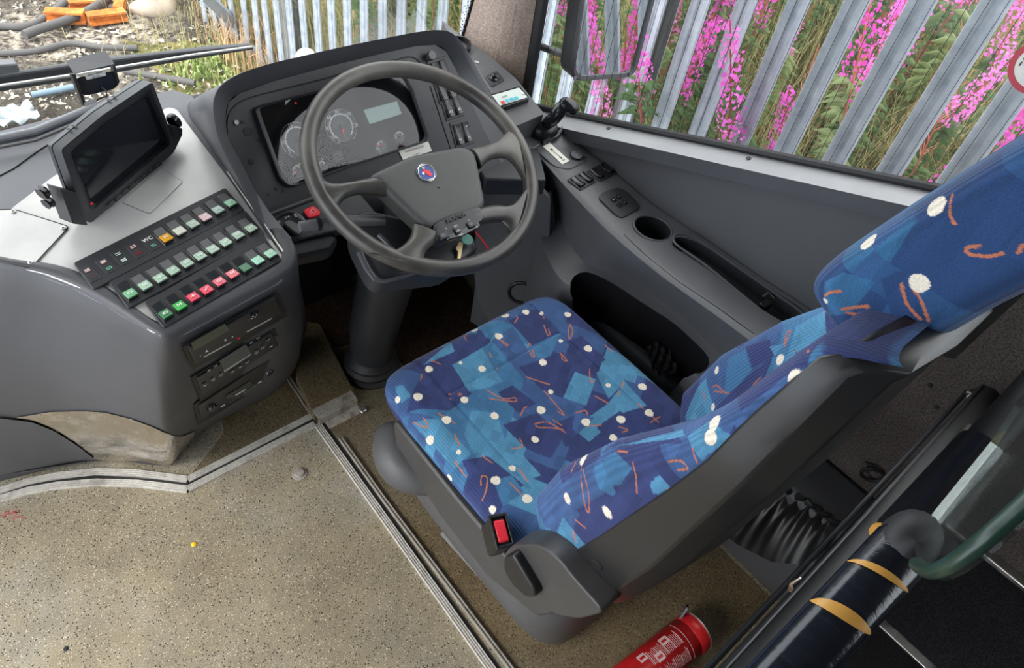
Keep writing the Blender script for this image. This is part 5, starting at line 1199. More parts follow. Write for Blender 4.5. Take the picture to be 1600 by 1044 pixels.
# ================================================================== monitor and camera on the dash
a_, b2_ = Z(138, 348, .825), Z(273, 237, .845)
u_ = (b2_ - a_); wM = u_.length; u_.normalize(); fwd = Vector((u_.y, -u_.x, 0)).normalized()
if fwd.dot(EYE - a_) < 0: fwd = -fwd
nM = (fwd * .998 + Vector((0, 0, .04))).normalized()
MP = Pl(a_, nM, u_)
mon = thing('dash_monitor', 'black hooded flat monitor on a bracket standing on the white dash panel', 'monitor', tuple((a_ + b2_) / 2))
def ringM(px, o=0): return rnd(MP.pts(px, o), .006, 2)
oM = [(95, 234), (160, 180), (238, 128), (274, 226), (273, 237), (142, 349), (134, 345)]
iM = [(101, 236), (161, 186), (235, 137), (266, 218), (266, 226), (146, 328), (139, 326)]
sM = [(110, 238), (163, 193), (230, 149), (260, 216), (260, 223), (150, 318), (143, 316)]
rO_, rI_, rS_ = ringM(oM), ringM(iM), ringM(sM, -.014); cO = sum(rO_, Vector()) / len(rO_)
bk_ = [cO + (p - cO) * .97 - MP.n * .034 for p in rO_]
g = MB().grid([[cO + (p - cO) * .9 - MP.n * .038 for p in rO_], bk_, [p - MP.n * .022 for p in rO_], [cO + (p - cO) * .985 - MP.n * .0205 for p in rO_], [p - MP.n * .019 for p in rO_], rO_, rI_, rS_], cu=True)
g.f.append(tuple(range(len(rO_) - 1, -1, -1)))
obj('housing', g, M['dash_dark'], mon)
obj('screen', MB().prism([p + MP.n * .001 for p in rS_], MP.n * .002), flat('dark_screen', (.012, .013, .018), .08), mon, smooth=False)
ridge = [MP.at(*p) for p in [(98, 226), (150, 190), (200, 157), (238, 132)]]
obj('button_row', MB().prism(MP.pts([(165, 322), (250, 252), (254, 256), (169, 327)], .0012), MP.n * .001), M['gloss'], mon)
for k in range(8):
    t = k / 7; p = MP.at(172 + 74 * t, 319 - 61 * t, .002); obj('button', MB().box(p, .008, .005, .002, (MP.u, MP.v, MP.n)), M['dash_dark'], mon, bev=.0006)
obj('power_light', MB().lathe(MP.at(143, 318, .001), MP.n, [(.003, 0), (.0025, .001), (0, .0012)], 10), M['red'], mon)
br = MB(); s0 = MP.at(128, 342) - MP.u * .006; 
obj('bracket', MB().prism([MP.at(98, 290) - MP.u * .008 + MP.n * .002, MP.at(120, 300) - MP.u * .002 + MP.n * .002, MP.at(136, 352) + MP.n * .002, MP.at(118, 345) - MP.u * .008 + MP.n * .002], MP.n * .03), M['dash_dark'], mon, bev=.001)
for k in range(2):
    c_ = MP.at(88 + 8 * k, 297 + 16 * k) - MP.n * .015 - MP.u * .008
    g = MB()
    obj('wing_knob', MB().lathe(c_, -MP.u, [(0, 0), (.010, 0), (.012, .004), (.008, .008), (.010, .012), (0, .012)], 9), M['gloss'], mon)
obj('bracket', MB().prism([MP.at(262, 200) + MP.u * .01, MP.at(280, 205) + MP.u * .01, MP.at(280, 215) + MP.u * .01, MP.at(272, 236) + MP.u * .004], MP.n * .03), M['dash_dark'], mon, bev=.001)
c_ = MP.at(272, 200) - MP.n * .015 + MP.u * .012
obj('wing_knob', MB().lathe(c_, MP.u, [(.012, 0), (.016, .003), (.016, .010), (.009, .012), (0, .012)], 20), M['gloss'], mon)
slot = MB()
for (x, y) in ((106, 196), (114, 191), (168, 150), (176, 145)): slot.box(catmull(ridge, 5)[2] * 0 + MP.at(x, y) * 0 + (MP.at(x + 18, y + 14)) - MP.n * .02 + MP.v * .004, .004, .001, .008, (MP.u, MP.v, MP.n))
obj('vent_slots', slot, M['ink'], mon, kind='stuff')
# dash camera on its bracket at the foot of the windscreen
KP = Pl(Y(150, 125, 1.53), (.05, -.94, .34), (.96, .0, .05))
dc = thing('dash_camera', 'small black box camera under a bent metal bracket at the foot of the windscreen', 'camera', tuple(Y(140, 165, 1.53)))
cb_ = KP.pts([(118, 122), (183, 110), (186, 133), (178, 140), (134, 150), (126, 145)])
obj('camera_body', MB().prism(rnd(cb_, .01, 3), KP.n * .035), M['gloss'], dc, bev=.004)
obj('bracket_roof', MB().add([KP.at(103, 96, -.03), KP.at(165, 80, -.03), KP.at(179, 101, .006), KP.at(116, 116, .006)], [(0, 1, 2, 3)]), M['dash'], dc, solid=.002, smooth=False)
obj('bracket_arm', MB().prism(KP.pts([(112, 116), (118, 116), (134, 160), (131, 166)], .004), KP.n * .02), M['black'], dc)
obj('bracket_arm', MB().prism(KP.pts([(176, 102), (180, 102), (187, 128), (184, 134)], .004), KP.n * .02), M['black'], dc)
obj('bracket_foot', MB().prism(KP.pts([(131, 160), (150, 155), (152, 162), (132, 167)], .004), KP.n * .02), M['steel'], dc)
lab = obj('rating_label', MB().prism(KP.pts([(132, 117), (163, 109), (166, 118), (136, 125)], .002), KP.n * .001), M['whitedim'], dc)
KQ = Pl(KP.P, KP.n, KP.at(163, 109) - KP.at(132, 117))
text('lettering', 'VIDEO CAMERA', .0042, KQ, KP.at(149, 115, .002), lab, M['ink'], depth=.0001, off=.0003); text('lettering', 'DC 12V', .0042, KQ, KP.at(150, 120, .002), lab, M['ink'], depth=.0001, off=.0003)
obj('cable', MB().tube([KP.at(158, 136, .002), KP.at(166, 142, .012), KP.at(167, 150, .012), KP.at(155, 154, .006), KP.at(148, 160, .0)], .002, 6), M['ink'], dc)
obj('screw', MB().lathe(KP.at(141, 158, .004), KP.n, [(.004, 0), (.004, .002), (0, .002)], 10), M['steel'], dc)
# ================================================================== partition behind the seat
pt_ = thing('driver_partition', 'dark partition behind the seat with padded black handrail, taped in black over yellow, and scratched clear screen', 'partition', (.9, -.055, 0))
yP = -.05
obj('lower_panel', MB().box((.86, yP - .012, .42), .66, .016, .84), M['partn'], pt_, bev=.003)
r0 = [Y(1250, 950, yP), Y(1400, 780, yP)]; dr = (r0[1] - r0[0]).normalized(); ra = r0[0] - dr * .42; rb_ = Vector((1.36, yP, r0[0].z + dr.z / dr.x * (1.36 - r0[0].x)))
obj('cross_rail', MB().tube([ra, ra.lerp(rb_, .5), rb_], .023, 14), M['rubber'], pt_)
obj('edge_bead', MB().tube([ra + Vector((0, .03, -.02)), rb_ + Vector((0, .03, -.02))], .0045, 8), M['dash_dark'], pt_)
obj('edge_bead', MB().tube([ra + Vector((0, .018, .016)), rb_ + Vector((0, .018, .016))], .003, 8), M['dash_dark'], pt_)
tape = NT('glossy_wrapped_tape', .16); tn = tape.noise(8, 4, .7, tape.co((30, 4, 4))); tape.col(tape.ramp(tn.outputs[0], [(.3, (.004, .005, .009)), (.75, (.012, .016, .026))])); tape.bump(tn.outputs[0], .18, .002); M['tape'] = tape.m
ya = flat('yellow_handrail', srgb(206, 152, 70), .4)
h0, h1_ = Y(1150, 1140, yP), Y(1412, 856, yP)
hr_ = obj('handrail', MB().tube([h0, h0.lerp(h1_, .5), h1_, h1_ + (h1_ - h0).normalized() * .008], [.0215, .0215, .0215, .018], 24), M['tape'], pt_); hr_['label'] = 'glossy black taped handrail with yellow showing in gaps'
hd = (h1_ - h0).normalized()
def band(c, tw, w, a0, a1, tilt=.5):
    """yellow rail showing where the tape turns part: a lens-shaped strip round the bar"""
    a = Vector((0, 1, 0)); a = (a - hd * a.dot(hd)).normalized(); b = hd.cross(a); rows = []
    for k in range(25):
        t = k / 24; q = a0 + (a1 - a0) * t; d = a * math.cos(q) + b * math.sin(q); ww = w * math.sin(PI * t) ** .7; o = hd * tilt * .02 * (t - .5)
        rows.append([c + o - hd * ww + d * .0219, c + o + d * .0221, c + o + hd * ww + d * .0219])
    return obj('yellow_gap', MB().grid(rows), ya, hr_, solid='open')
toeye = lambda c: (EYE - c)
for (px, py), w in (((1369, 904), .0030), ((1314, 974), .0050)):
    c = min((h0 + hd * (k * .002) for k in range(-100, 400)), key=lambda q: (prj(q)[0] - px) ** 2 + (prj(q)[1] - py) ** 2)
    a = Vector((0, 1, 0)); a = (a - hd * a.dot(hd)).normalized(); b = hd.cross(a); e_ = toeye(c); q0 = math.atan2(e_.dot(b), e_.dot(a)); band(c, 0, w, q0 - 1.25, q0 + 1.25, .6)
t0_, t1_ = Y(1405, 838, yP - .004), Y(1530, 700, yP - .004); td = (t1_ - t0_).normalized()
obj('foam_grip', MB().tube([t0_, t0_.lerp(t1_, .5), t1_], .0225, 20), M['gloss'], pt_)
obj('grip_collar', MB().tube([t0_ - td * .012, t0_ - td * .009], .0231, 20), ya, pt_)
obj('upright_tube', MB().tube([t1_ - td * .01, t1_ + td * ((1.36 - t1_.x) / td.x)], .0185, 16), M['rubber'], pt_)
hk = Y(1252, 925, yP + .02); obj('hook', MB().tube([hk + Vector((-.004, .01, .022)), hk + Vector((-.006, .012, .008)), hk + Vector((0, .01, -.002)), hk + Vector((.004, .008, -.016))], [.0012, .002, .004, .003], 8), M['chrome'], pt_)
obj('rail_elbow', MB().tube(catmull([h1_ - hd * .01, h1_ + hd * .015, t0_], 5), .0185, 14), M['rubber'], pt_)
obj('stanchion', MB().tube([(h0.x, h0.y, .0), (h0.x, h0.y, h0.z - .02), (h0.x + .015, h0.y, h0.z)], .0195, 14), ya, pt_)
cv_ = [Y(1300, 1030, yP - .035), Y(1400, 905, yP - .035)]; 
ge = [Y(x, y, yP) for x, y in [(1432, 882), (1450, 892), (1480, 886), (1530, 850), (1570, 815), (1640, 752), (1760, 640)]]
gc = catmull(ge, 4)
sheet = [p for p in gc] + [Y(1720, 560, yP), Y(1600, 610, yP), Y(1548, 690, yP), Y(1428, 838, yP)]
obj('clear_screen', MB().prism(sheet, (0, .006, 0)), M['perspex'], pt_, smooth=False)
obj('screen_edge', MB().tube(gc, .0042, 10), flat('green_glass_edge', srgb(34, 58, 48), .3), pt_)
# clothes ring and strap on the wall, drawn pouch over the wheel-arch box
rg = thing('ring_strap', 'small dark ring on a strap at the foot of the carpeted wall', 'strap', tuple(X(1362, 742, 1.355)))
rc_ = X(1363, 742, 1.35); obj('ring', MB().tube([rc_ + Vector((-.3, .2, 0)) * 0 + Vector((0, math.cos(a), math.sin(a))) * .021 + Vector((-.012 * math.cos(a), 0, 0)) for a in [2 * PI * k / 28 for k in range(28)]], .0045, 8, closed=True), M['rubber'], rg)
obj('strap', MB().tube([X(1352, 722, 1.362), X(1362, 728, 1.352), X(1368, 738, 1.362)], .005, 6, flat=.4), M['dash'], rg)
cl_ = thing('wall_clip', 'small pale metal clip on the carpeted wall behind the seat', 'clip', tuple(X(1518, 618, 1.355)))
obj('clip_plate', MB().prism(rnd([X(x, y, 1.356) for x, y in [(1509, 611), (1516, 610), (1527, 617), (1529, 622), (1521, 627), (1512, 620)]], .004, 2), (.006, 0, 0)), M['steel'], cl_, bev=.001)
pouch = thing('gathered_pouch', 'black gathered leatherette pouch hanging over the box behind the seat', 'pouch', tuple(Z(1250, 820, .3)))
tp_ = [X(1178, 738, 1.23), X(1215, 757, 1.22), X(1262, 785, 1.22), X(1312, 822, 1.215)]
bt_ = [X(1115, 820, 1.16), X(1150, 850, 1.14), X(1205, 878, 1.13), X(1275, 885, 1.14)]
rows = []
for j in range(15):
    t = j / 14; r_ = []
    for i in range(60):
        s = i / 59; a = lerpl(tp_, s); b = lerpl(bt_, s); p = a.lerp(b, t); amp = .007 * (1 - t) ** 3 + .0012
        p = p + Vector((-1, .3, .6)) * (amp * math.sin(i * .95) + .012 * math.sin(t * PI) * (1 + .5 * math.sin(i * .22))); r_.append(p)
    rows.append(r_)
lea = plastic('black_leatherette', (.010, .010, .010), .38, 400, .3, .1)
obj('pouch_skirt', MB().grid(rows), lea, pouch, solid='open')
obj('gathered_hem', MB().tube([p + Vector((-.004, 0, .006)) for p in rows[0][::2]], [.006 + .004 * ((i * 7) % 3) / 2 for i in range(30)], 8), lea, pouch)
# fire extinguisher lying on the floor
ex = thing('fire_extinguisher', 'small red fire extinguisher with white print lying on the floor behind the seat', 'fire extinguisher', (.78, .045, 0))
ea, eb = Z(1089, 984, .055), Z(985, 1068, .055); ed = (eb - ea).normalized(); R_ = .050
ea = Vector((ea.x, ea.y, R_ + .002)); eb = ea + Vector((ed.x, ed.y, 0)).normalized() * .34; ed = (eb - ea).normalized()
rm = NT('extinguisher_red', .3); rn_ = rm.noise(14, 4, .6); rm.col(rm.ramp(rn_.outputs[0], [(.35, srgb(200, 36, 40)), (.7, srgb(160, 28, 34))]))
body_ = obj('cylinder', MB().lathe(ea, ed, [(0, .006), (.03, .004), (.042, .0), (.046, .0), (R_ - .001, .004), (R_, .01), (R_, .033), (R_ - .0025, .036), (R_, .039), (R_, .28), (R_ * .9, .30), (R_ * .6, .32), (R_ * .35, .33), (.014, .34), (0, .34)], 40), rm.m, ex)
obj('base_rim', MB().tube([ea + ed * .004 + (Vector((0, 0, 1)) * math.cos(a) + ed.cross(Vector((0, 0, 1))) * math.sin(a)) * (R_ + .0005) for a in [2 * PI * k / 40 for k in range(40)]], .0018, 6, closed=True), M['steel'], ex)
obj('valve', MB().tube([eb, eb + ed * .04], [.014, .012], 12), M['chrome'], ex); obj('squeeze_lever', MB().box(eb + ed * .05 + Vector((0, 0, .02)), .10, .018, .008), M['black'], ex, bev=.003)
obj('holder_tab', MB().prism([ea + Vector((-.03, .045, .03)), ea + Vector((-.005, .05, .035)), ea + Vector((.0, .055, .055)), ea + Vector((-.01, .05, .06))], (0, .006, 0)), M['black'], ex)
e2_ = ed.cross(Vector((0, 0, 1))).normalized()
def oncyl(s, a, r=R_ + .0004): return ea + ed * s + (Vector((0, 0, 1)) * math.cos(a) + e2_ * math.sin(a)) * r
vw = (EYE - ea); a_mid = math.atan2(vw.dot(e2_), vw.z)
def cylstrip(s0, s1, a0, a1, mat, name='print_line', r=R_ + .0005, parent=None):
    rows = [[oncyl(s0, a0 + (a1 - a0) * k / 12, r) for k in range(13)], [oncyl(s1, a0 + (a1 - a0) * k / 12, r) for k in range(13)]]
    return obj(name, MB().grid(rows), mat, parent or body_, solid='open')
wp = flat('pale_print', srgb(225, 190, 190), .5)
cylstrip(.062, .0635, a_mid - 1.1, a_mid + 1.1, wp); 
pr = MB()
for k in range(22):
    s = .075 + k * .0045; 
    for a0 in (a_mid - .95, a_mid - .05):
        L_2 = random.uniform(.5, .8); m_s = 6
        pr.grid([[oncyl(s, a0 + L_2 * q / m_s) for q in range(m_s + 1)], [oncyl(s + .0012 + .0012 * (k % 5 == 0), a0 + L_2 * q / m_s) for q in range(m_s + 1)]])
obj('small_print', pr, wp, body_, kind='stuff', solid='open')
for s, a in ((.10, a_mid + .55), (.135, a_mid + .1), (.17, a_mid + .55)):
    c_ = cylstrip(s, s + .022, a - .2, a + .2, wp, 'pictogram_square', R_ + .0008); cylstrip(s + .004, s + .018, a - .08, a + .06, rm.m, 'pictogram', R_ + .001, c_)
# little things on the floor
fb = obj('rusty_bolt_head', MB().lathe(Z(468, 741, 0), (0, 0, 1), [(.020, 0), (.020, .003), (.013, .004), (.012, .009), (0, .010)], 20), M['aludirty'], None, label='rusty bolt head set in the speckled floor near the aisle strips', cat='bolt')
obj('yellow_petal', MB().lathe(Z(303, 851, 0), (0, 0, 1), [(.006, 0), (.0065, .002), (.003, .004), (0, .0042)], 9), flat('yellow_scrap', srgb(240, 190, 30), .5), None, label='tiny bright yellow scrap on the open floor', cat='scrap')
pm = flat('pink_smear', srgb(170, 95, 95), .7)
sm_ = MB()
for k in range(16): c = Z(22 + random.uniform(-17, 17), 801 + random.uniform(-9, 9), .0006); sm_.box(c, random.uniform(.003, .02), random.uniform(.001, .004), .0006)
obj('pink_smear', sm_, pm, None, label='faded pink smear on the floor below the curved strip', cat='stain')
obj('floor_grit', MB().lathe(Z(103, 1014, 0), (0, 0, 1), [(.006, 0), (.004, .003), (0, .003)], 7), M['dash_dark'], None, label='small dark crumb on the floor near the bottom left corner', cat='crumb')
# sticker on the window
Sc = X(1622, 106, XG - .006); SP = Pl(Sc, (-1, 0, 0), (0, -1, 0))
rS = (X(1574, 106, XG - .006) - Sc).length * .98
stk = thing('round_window_sticker', 'round red-rimmed white sticker with black figures on the side window', 'sticker', tuple(Sc))
obj('red_ring', MB().lathe(Sc, (-1, 0, 0), [(rS * .78, 0), (rS * .78, .0008), (rS, .0008), (rS, 0)], 48), flat('sticker_red', srgb(190, 30, 55), .4), stk)
obj('white_disc', MB().lathe(Sc, (-1, 0, 0), [(rS * .8, 0), (rS * .8, .0004), (0, .0004)], 48), M['label'], stk)
g = MB()
for k in (0, 1, 2):
    yy = rS * (.60 - .35 * k); g.tube([SP.w(yy * -1 + rS * .0, rS * .25, .001), SP.w(-yy, rS * .1, .001), SP.w(-yy + rS * .1, 0, .001)], rS * .035, 5)
    g.tube([SP.w(-yy + math.cos(a) * rS * .09, rS * .38 + math.sin(a) * rS * .09, .001) for a in [2 * PI * i / 10 for i in range(10)]], rS * .03, 5, closed=True)
    g.box(SP.w(-yy, -rS * .12, .001), .001, rS * .05, rS * .16)
obj('figures', g, M['ink'], stk, smooth=False)

fm = thing('footwell_shade_sheet', 'added dark brown sheet for shade and dirt in the footwell between column and side panel', 'mat', (.95, 1.3, .004))  # sheet added over the floor, its dark colour carries footwell shade and some dirt
obj('shade_sheet', MB().prism(rnd([Vector(p) for p in [(.86, 1.02, .007), (1.17, 1.02, .007), (1.30, 1.54, .007), (.58, 1.54, .007), (.62, 1.36, .007), (.85, 1.30, .007)]], .03, 3), (0, 0, .006)), carpet('footwell_shade_brown', srgb(34, 26, 20), srgb(70, 54, 42), 160), fm)
# ================================================================== outside
gz = -1.1
dm = NT('scrap_yard_ground', .95, .1); a_n = dm.noise(16, 6, .75, dm.co((1, 1, 1))); b_n = dm.noise(1.1, 4, .6); c_n = dm.noise(60, 4, .8)
chips = dm.ramp(a_n.outputs[0], [(.38, srgb(52, 48, 46)), (.47, srgb(112, 104, 98)), (.53, srgb(166, 156, 140)), (.62, srgb(206, 198, 182))])
soil = dm.ramp(c_n.outputs[0], [(.35, srgb(50, 46, 44)), (.6, srgb(104, 98, 88)), (.7, srgb(176, 168, 150))])
dm.col(dm.mix(dm.ramp(b_n.outputs[0], [(.48, (0, 0, 0)), (.60, (1, 1, 1))]), soil, chips)); dm.bump(a_n.outputs[0], 1, .05)
gm = NT('weedy_soil', .95, .1); a_n = gm.noise(8, 6, .8); gm.col(gm.ramp(a_n.outputs[0], [(.35, srgb(60, 62, 36)), (.5, srgb(110, 108, 66)), (.65, srgb(158, 144, 98))])); gm.bump(a_n.outputs[0], 1, .05)
def bankz(x, y): return gz + min(1, max(0, (x - 2.05) / .5)) * .35 * min(1, max(0, (5.0 - y) / 2)) + max(0, x - 2.7) * .30
rows = [[(x, y, gz + .02 * math.sin(x * 5 + y * 3) + .03 * math.sin(y * 2.3)) for x in np.linspace(-6, 2.25, 30)] for y in np.linspace(1.9, 16, 40)]
S('floor_yard', MB().grid(rows), dm.m)
rows = [[(x, y, bankz(x, y) + .03 * math.sin(x * 4 + y * 5)) for x in np.linspace(1.45, 16, 50)] for y in np.linspace(-8, 20, 60)]
S('floor_verge', MB().grid(rows), gm.m)
# scattered chips of debris
g = MB(); rnd_ = random.Random(3)
for k in range(5200):
    x = rnd_.uniform(-1.2, 2.2); y = rnd_.uniform(4.2, 9.5); s = rnd_.uniform(.008, .035); a = rnd_.uniform(0, PI); u = Vector((math.cos(a), math.sin(a), rnd_.uniform(-.3, .3))).normalized(); v = Vector((-math.sin(a), math.cos(a), rnd_.uniform(-.3, .3))).normalized()
    c = Vector((x, y, gz + .02)); g.add([c - u * s, c - v * s * .4 + Vector((0, 0, .01)), c + u * s, c + v * s * .4], [(0, 1, 2, 3)])
dmm = NT('pale_debris', .9, .1); wn = dmm.noise(3.3, 5, .9); dmm.col(dmm.ramp(wn.outputs[0], [(.36, srgb(50, 46, 44)), (.46, srgb(130, 120, 108)), (.6, srgb(210, 202, 186))]))
obj('yard_debris', g, dmm.m, None, kind='stuff', label='pale splinters and chips strewn over the yard in front', cat='debris', smooth=False, solid='open')
def gp_(x, y, h=.03): return Z(x, y, gz + h)
blk = flat('black_hose', srgb(84, 82, 82), .7)
obj('hose', MB().tube(catmull([gp_(x, y, .04) for x, y in [(-40, 48), (0, 42), (35, 42), (62, 34), (90, 14), (112, -8)]], 6), .028, 10), blk, None, label='dark hose curving round the left end of the orange scrap', cat='hose')
obj('pipe', MB().tube(catmull([gp_(x, y, .08) for x, y in [(38, 55), (60, 46), (100, 33), (140, 16), (170, -5)]], 6), .032, 10), blk, None, label='dark pipe crossing in front of the orange scrap', cat='pipe')
obj('hose', MB().tube(catmull([gp_(x, y, .04) for x, y in [(-40, 86), (0, 84), (55, 80), (110, 68), (160, 74), (215, 75)]], 6), .022, 10), blk, None, label='long dark hose lying on the debris just beyond the wiper', cat='hose')
obj('pipe', MB().tube([gp_(195, 111, .03), gp_(305, 130, .03)], .024, 10), blk, None, label='straight grey-black pipe beside the green weeds, below the wiper tip', cat='pipe')
obj('pipe', MB().tube([gp_(50, 149, .03), gp_(116, 136, .03)], .022, 10), flat('blue_pipe', srgb(112, 134, 150), .5), None, label='faded blue pipe end behind the dash camera', cat='pipe')
orr = NT('rusty_orange_steel', .8, .2); on = orr.noise(9, 4, .7); orr.col(orr.ramp(on.outputs[0], [(.35, srgb(150, 84, 40)), (.55, srgb(206, 122, 56)), (.7, srgb(222, 150, 90))]))
def beam(pts_, w, h, name, label):
    P = [gp_(*p, .08) for p in pts_]; d = (P[1] - P[0]).normalized(); s = Vector((-d.y, d.x, 0)).normalized(); up = Vector((0, 0, 1)); c = (P[0] + P[1]) / 2; L_1 = (P[1] - P[0]).length
    t = thing(name, label, 'scrap metal', tuple(c), 'rusty orange scrap beams')
    obj('web', MB().box(c, L_1, .02, h, (d, s, up)), orr.m, t); obj('flange', MB().box(c + up * h / 2, L_1, w, .015, (d, s, up)), orr.m, t); obj('flange', MB().box(c - up * h / 2, L_1, w, .015, (d, s, up)), orr.m, t)
beam([(72, 24), (133, 26)], .09, .07, 'scrap_beam', 'short orange rusty beam on the left of the scrap heap')
beam([(137, 30), (196, 22)], .09, .06, 'scrap_beam', 'orange rusty beam on the right of the scrap heap')
beam([(186, 18), (191, -12)], .07, .06, 'scrap_beam', 'upright-looking orange beam at the right end of the scrap heap')
beam([(108, 8), (150, 4)], .08, .05, 'scrap_beam', 'upper orange rusty beam at the back of the scrap heap')
rk = MB(); c0 = gp_(240, 12, .05); rows = []
for j in range(8):
    ph = PI * j / 7 ; rows.append([c0 + Vector((math.cos(q) * .2 * math.sin(ph) * (1 + .15 * math.sin(3 * q)), math.sin(q) * .16 * math.sin(ph), .10 * math.cos(ph) + .03 * math.sin(q * 2))) for q in [2 * PI * k / 14 for k in range(14)]])
obj('boulder', rk.grid(rows, cu=True), flat('pale_stone', srgb(176, 162, 148), .9), None, sub=1, label='pale stone lump on the ground left of the fence', cat='rock')
rows = []
c0 = gp_(22, 190, .02)
for j in range(10):
    rows.append([c0 + Vector(((i - 4.5) * .03, (j - 4.5) * .025, .05 + .02 * math.sin(i * 2.1 + j) + rnd_.uniform(-.01, .02))) for i in range(10)])
obj('plastic_bag', MB().grid(rows), flat('thin_white_plastic', srgb(150, 160, 166), .3), None, solid=.003, label='crumpled whitish plastic bag at the far left beyond the dash', cat='bag')
# palisade fence, one object per pale
fence = thing('palisade_fence', 'galvanised steel palisade fence of upright pales running beside the coach', 'fence', (2.2, 3.0, gz))
fd_ = Vector((math.cos(-1.534), math.sin(-1.534), 0)); fn_ = Vector((-fd_.y, fd_.x, 0)); fp0 = Vector((2.136, 4.470, 0)); fn_ = -fn_ if fn_.x > 0 else fn_
prof = [(-.0375, .004), (-.034, .010), (-.026, .003), (-.012, .0), (-.005, -.008), (.005, -.008), (.012, 0), (.026, .003), (.034, .010), (.0375, .004)]
def pale_mesh(o, tilt=0):
    rows = []
    for z in (gz - .02, 1.55):
        rows.append([o + fd_ * a - fn_ * -b + fd_ * tilt * (z - gz) + Vector((0, 0, z)) for a, b in prof] + [o + fd_ * a + fn_ * (b - .003) + fd_ * tilt * (z - gz) + Vector((0, 0, z)) for a, b in reversed(prof)])
    return MB().grid(rows, cu=True)
p0 = obj('pale', pale_mesh(fp0), M['zinc'], fence, auto=25)
for k in range(-7, 34):
    if k == 0: continue
    o = p0.copy(); COL.objects.link(o); o.location = fd_ * .17 * k
    if k < -1: o.rotation_euler = (random.uniform(-.02, .02), random.uniform(-.05, .05), 0)
    elif random.random() < .5: o.location += Vector((random.uniform(-.004, .004), 0, random.uniform(-.02, .02)))
for z in (-.98, 1.38): obj('rail', MB().box(fp0 + fd_ * 2.2 - fn_ * .03 + Vector((0, 0, z)), 7.0, .02, .045, (fd_, fn_, Vector((0, 0, 1)))), M['zinc'], fence)
for k in (-.42, 16.55, 33):
    c = fp0 + fd_ * .17 * k - fn_ * .09 + Vector((0, 0, .2)); g = MB().box(c, .10, .008, 2.6, (fd_, fn_, Vector((0, 0, 1)))).box(c - fn_ * .05, .006, .09, 2.6, (fd_, fn_, Vector((0, 0, 1)))).box(c - fn_ * .10, .10, .008, 2.6, (fd_, fn_, Vector((0, 0, 1))))
    obj('post', g, M['post'], fence)
a_, b2_ = gp_(378, 48, .1), Z(318, -10, gz + .55)
obj('loose_bar', MB().tube([a_, b2_], .05, 4), M['zinc'], None, label='bent galvanised bar leaning across the far left end of the fence', cat='bar')
# ---- vegetation
def leafmat(name, a, b, c):
    t = NT(name, .7, .2); oi = t.n('ObjectInfo'); n = t.noise(5, 3, .6); x = t.n('Math', operation='ADD'); t.l(oi.outputs['Random'], x.inputs[0]); t.l(n.outputs[0], x.inputs[1]); y = t.n('Math', operation='MULTIPLY'); t.l(x.outputs[0], y.inputs[0]); y.inputs[1].default_value = .5
    t.col(t.ramp(y.outputs[0], [(.25, a), (.5, b), (.75, c)])); t.b.inputs['Subsurface Weight'].default_value = 0; return t.m
lfm = leafmat('willowherb_leaf', srgb(92, 122, 82), srgb(126, 154, 106), srgb(158, 176, 126))
flm = leafmat('magenta_petals', srgb(222, 92, 190), srgb(236, 116, 218), srgb(244, 150, 220))
stm = leafmat('reddish_stalk', srgb(178, 104, 98), srgb(206, 130, 118), srgb(196, 156, 120))
def plant(seed, bloom):
    r = random.Random(seed); H = r.uniform(1.25, 1.6); sx, sy = r.uniform(-.12, .12), r.uniform(-.12, .12)
    P = [Vector((sx * t * t * 2, sy * t * t * 2, H * t)) for t in [k / 8 for k in range(9)]]; st_ = MB().tube(P, [.006 * (1 - .7 * k / 8) + .001 for k in range(9)], 4, cap=False)
    lf, fl = MB(), MB()
    for k in range(140):
        t = r.uniform(.12, .74); q = r.uniform(0, 2 * PI); c = lerpl(P, t); L_ = r.uniform(.08, .14) * (1.1 - t * .4); d = Vector((math.cos(q), math.sin(q), r.uniform(.1, .5))).normalized(); s = Vector((-math.sin(q), math.cos(q), 0)); w = L_ * .095
        m = c + d * L_ * .5 + Vector((0, 0, .008)); e = c + d * L_ - Vector((0, 0, L_ * .28)); lf.add([c, m - s * w, m + s * w, e], [(0, 1, 3), (0, 3, 2)])
    if bloom:
        for k in range(260):
            t = r.uniform(.72, 1) ; q = r.uniform(0, 2 * PI); c = lerpl(P, t); R_r = .042 * (1.18 - t) * 3.0 * r.uniform(.5, 1) + .006; d = Vector((math.cos(q), math.sin(q), r.uniform(-.2, .3))); c2 = c + d * R_r; z_ = r.uniform(.005, .011); u = Vector((r.uniform(-1, 1), r.uniform(-1, 1), r.uniform(-1, 1))).normalized(); v = u.cross(d).normalized()
            fl.add([c2 - u * z_, c2 - v * z_, c2 + u * z_, c2 + v * z_], [(0, 1, 2, 3)])
    for k in range(46):   # slim seed pods
        t = r.uniform(.55, .93); q = r.uniform(0, 2 * PI); c = lerpl(P, t); d = Vector((math.cos(q) * .8, math.sin(q) * .8, r.uniform(.4, 1))).normalized(); L_ = r.uniform(.04, .07); s = Vector((-math.sin(q), math.cos(q), 0)) * .0016
        st_.add([c - s, c + s, c + d * L_ + s, c + d * L_ - s], [(0, 1, 2, 3)])
    return H, st_, lf, fl
def translucent(m, k=.45):
    t = m.node_tree; b = t.nodes['Principled BSDF']; o = [n for n in t.nodes if n.type == 'OUTPUT_MATERIAL'][0]
    tr = t.nodes.new('ShaderNodeBsdfTranslucent'); mx = t.nodes.new('ShaderNodeMixShader'); mx.inputs[0].default_value = k
    src = b.inputs['Base Color'].links[0].from_socket; t.links.new(src, tr.inputs[0]); t.links.new(b.outputs[0], mx.inputs[1]); t.links.new(tr.outputs[0], mx.inputs[2]); t.links.new(mx.outputs[0], o.inputs[0])
for _m in (lfm, flm, stm): translucent(_m)
protos = []
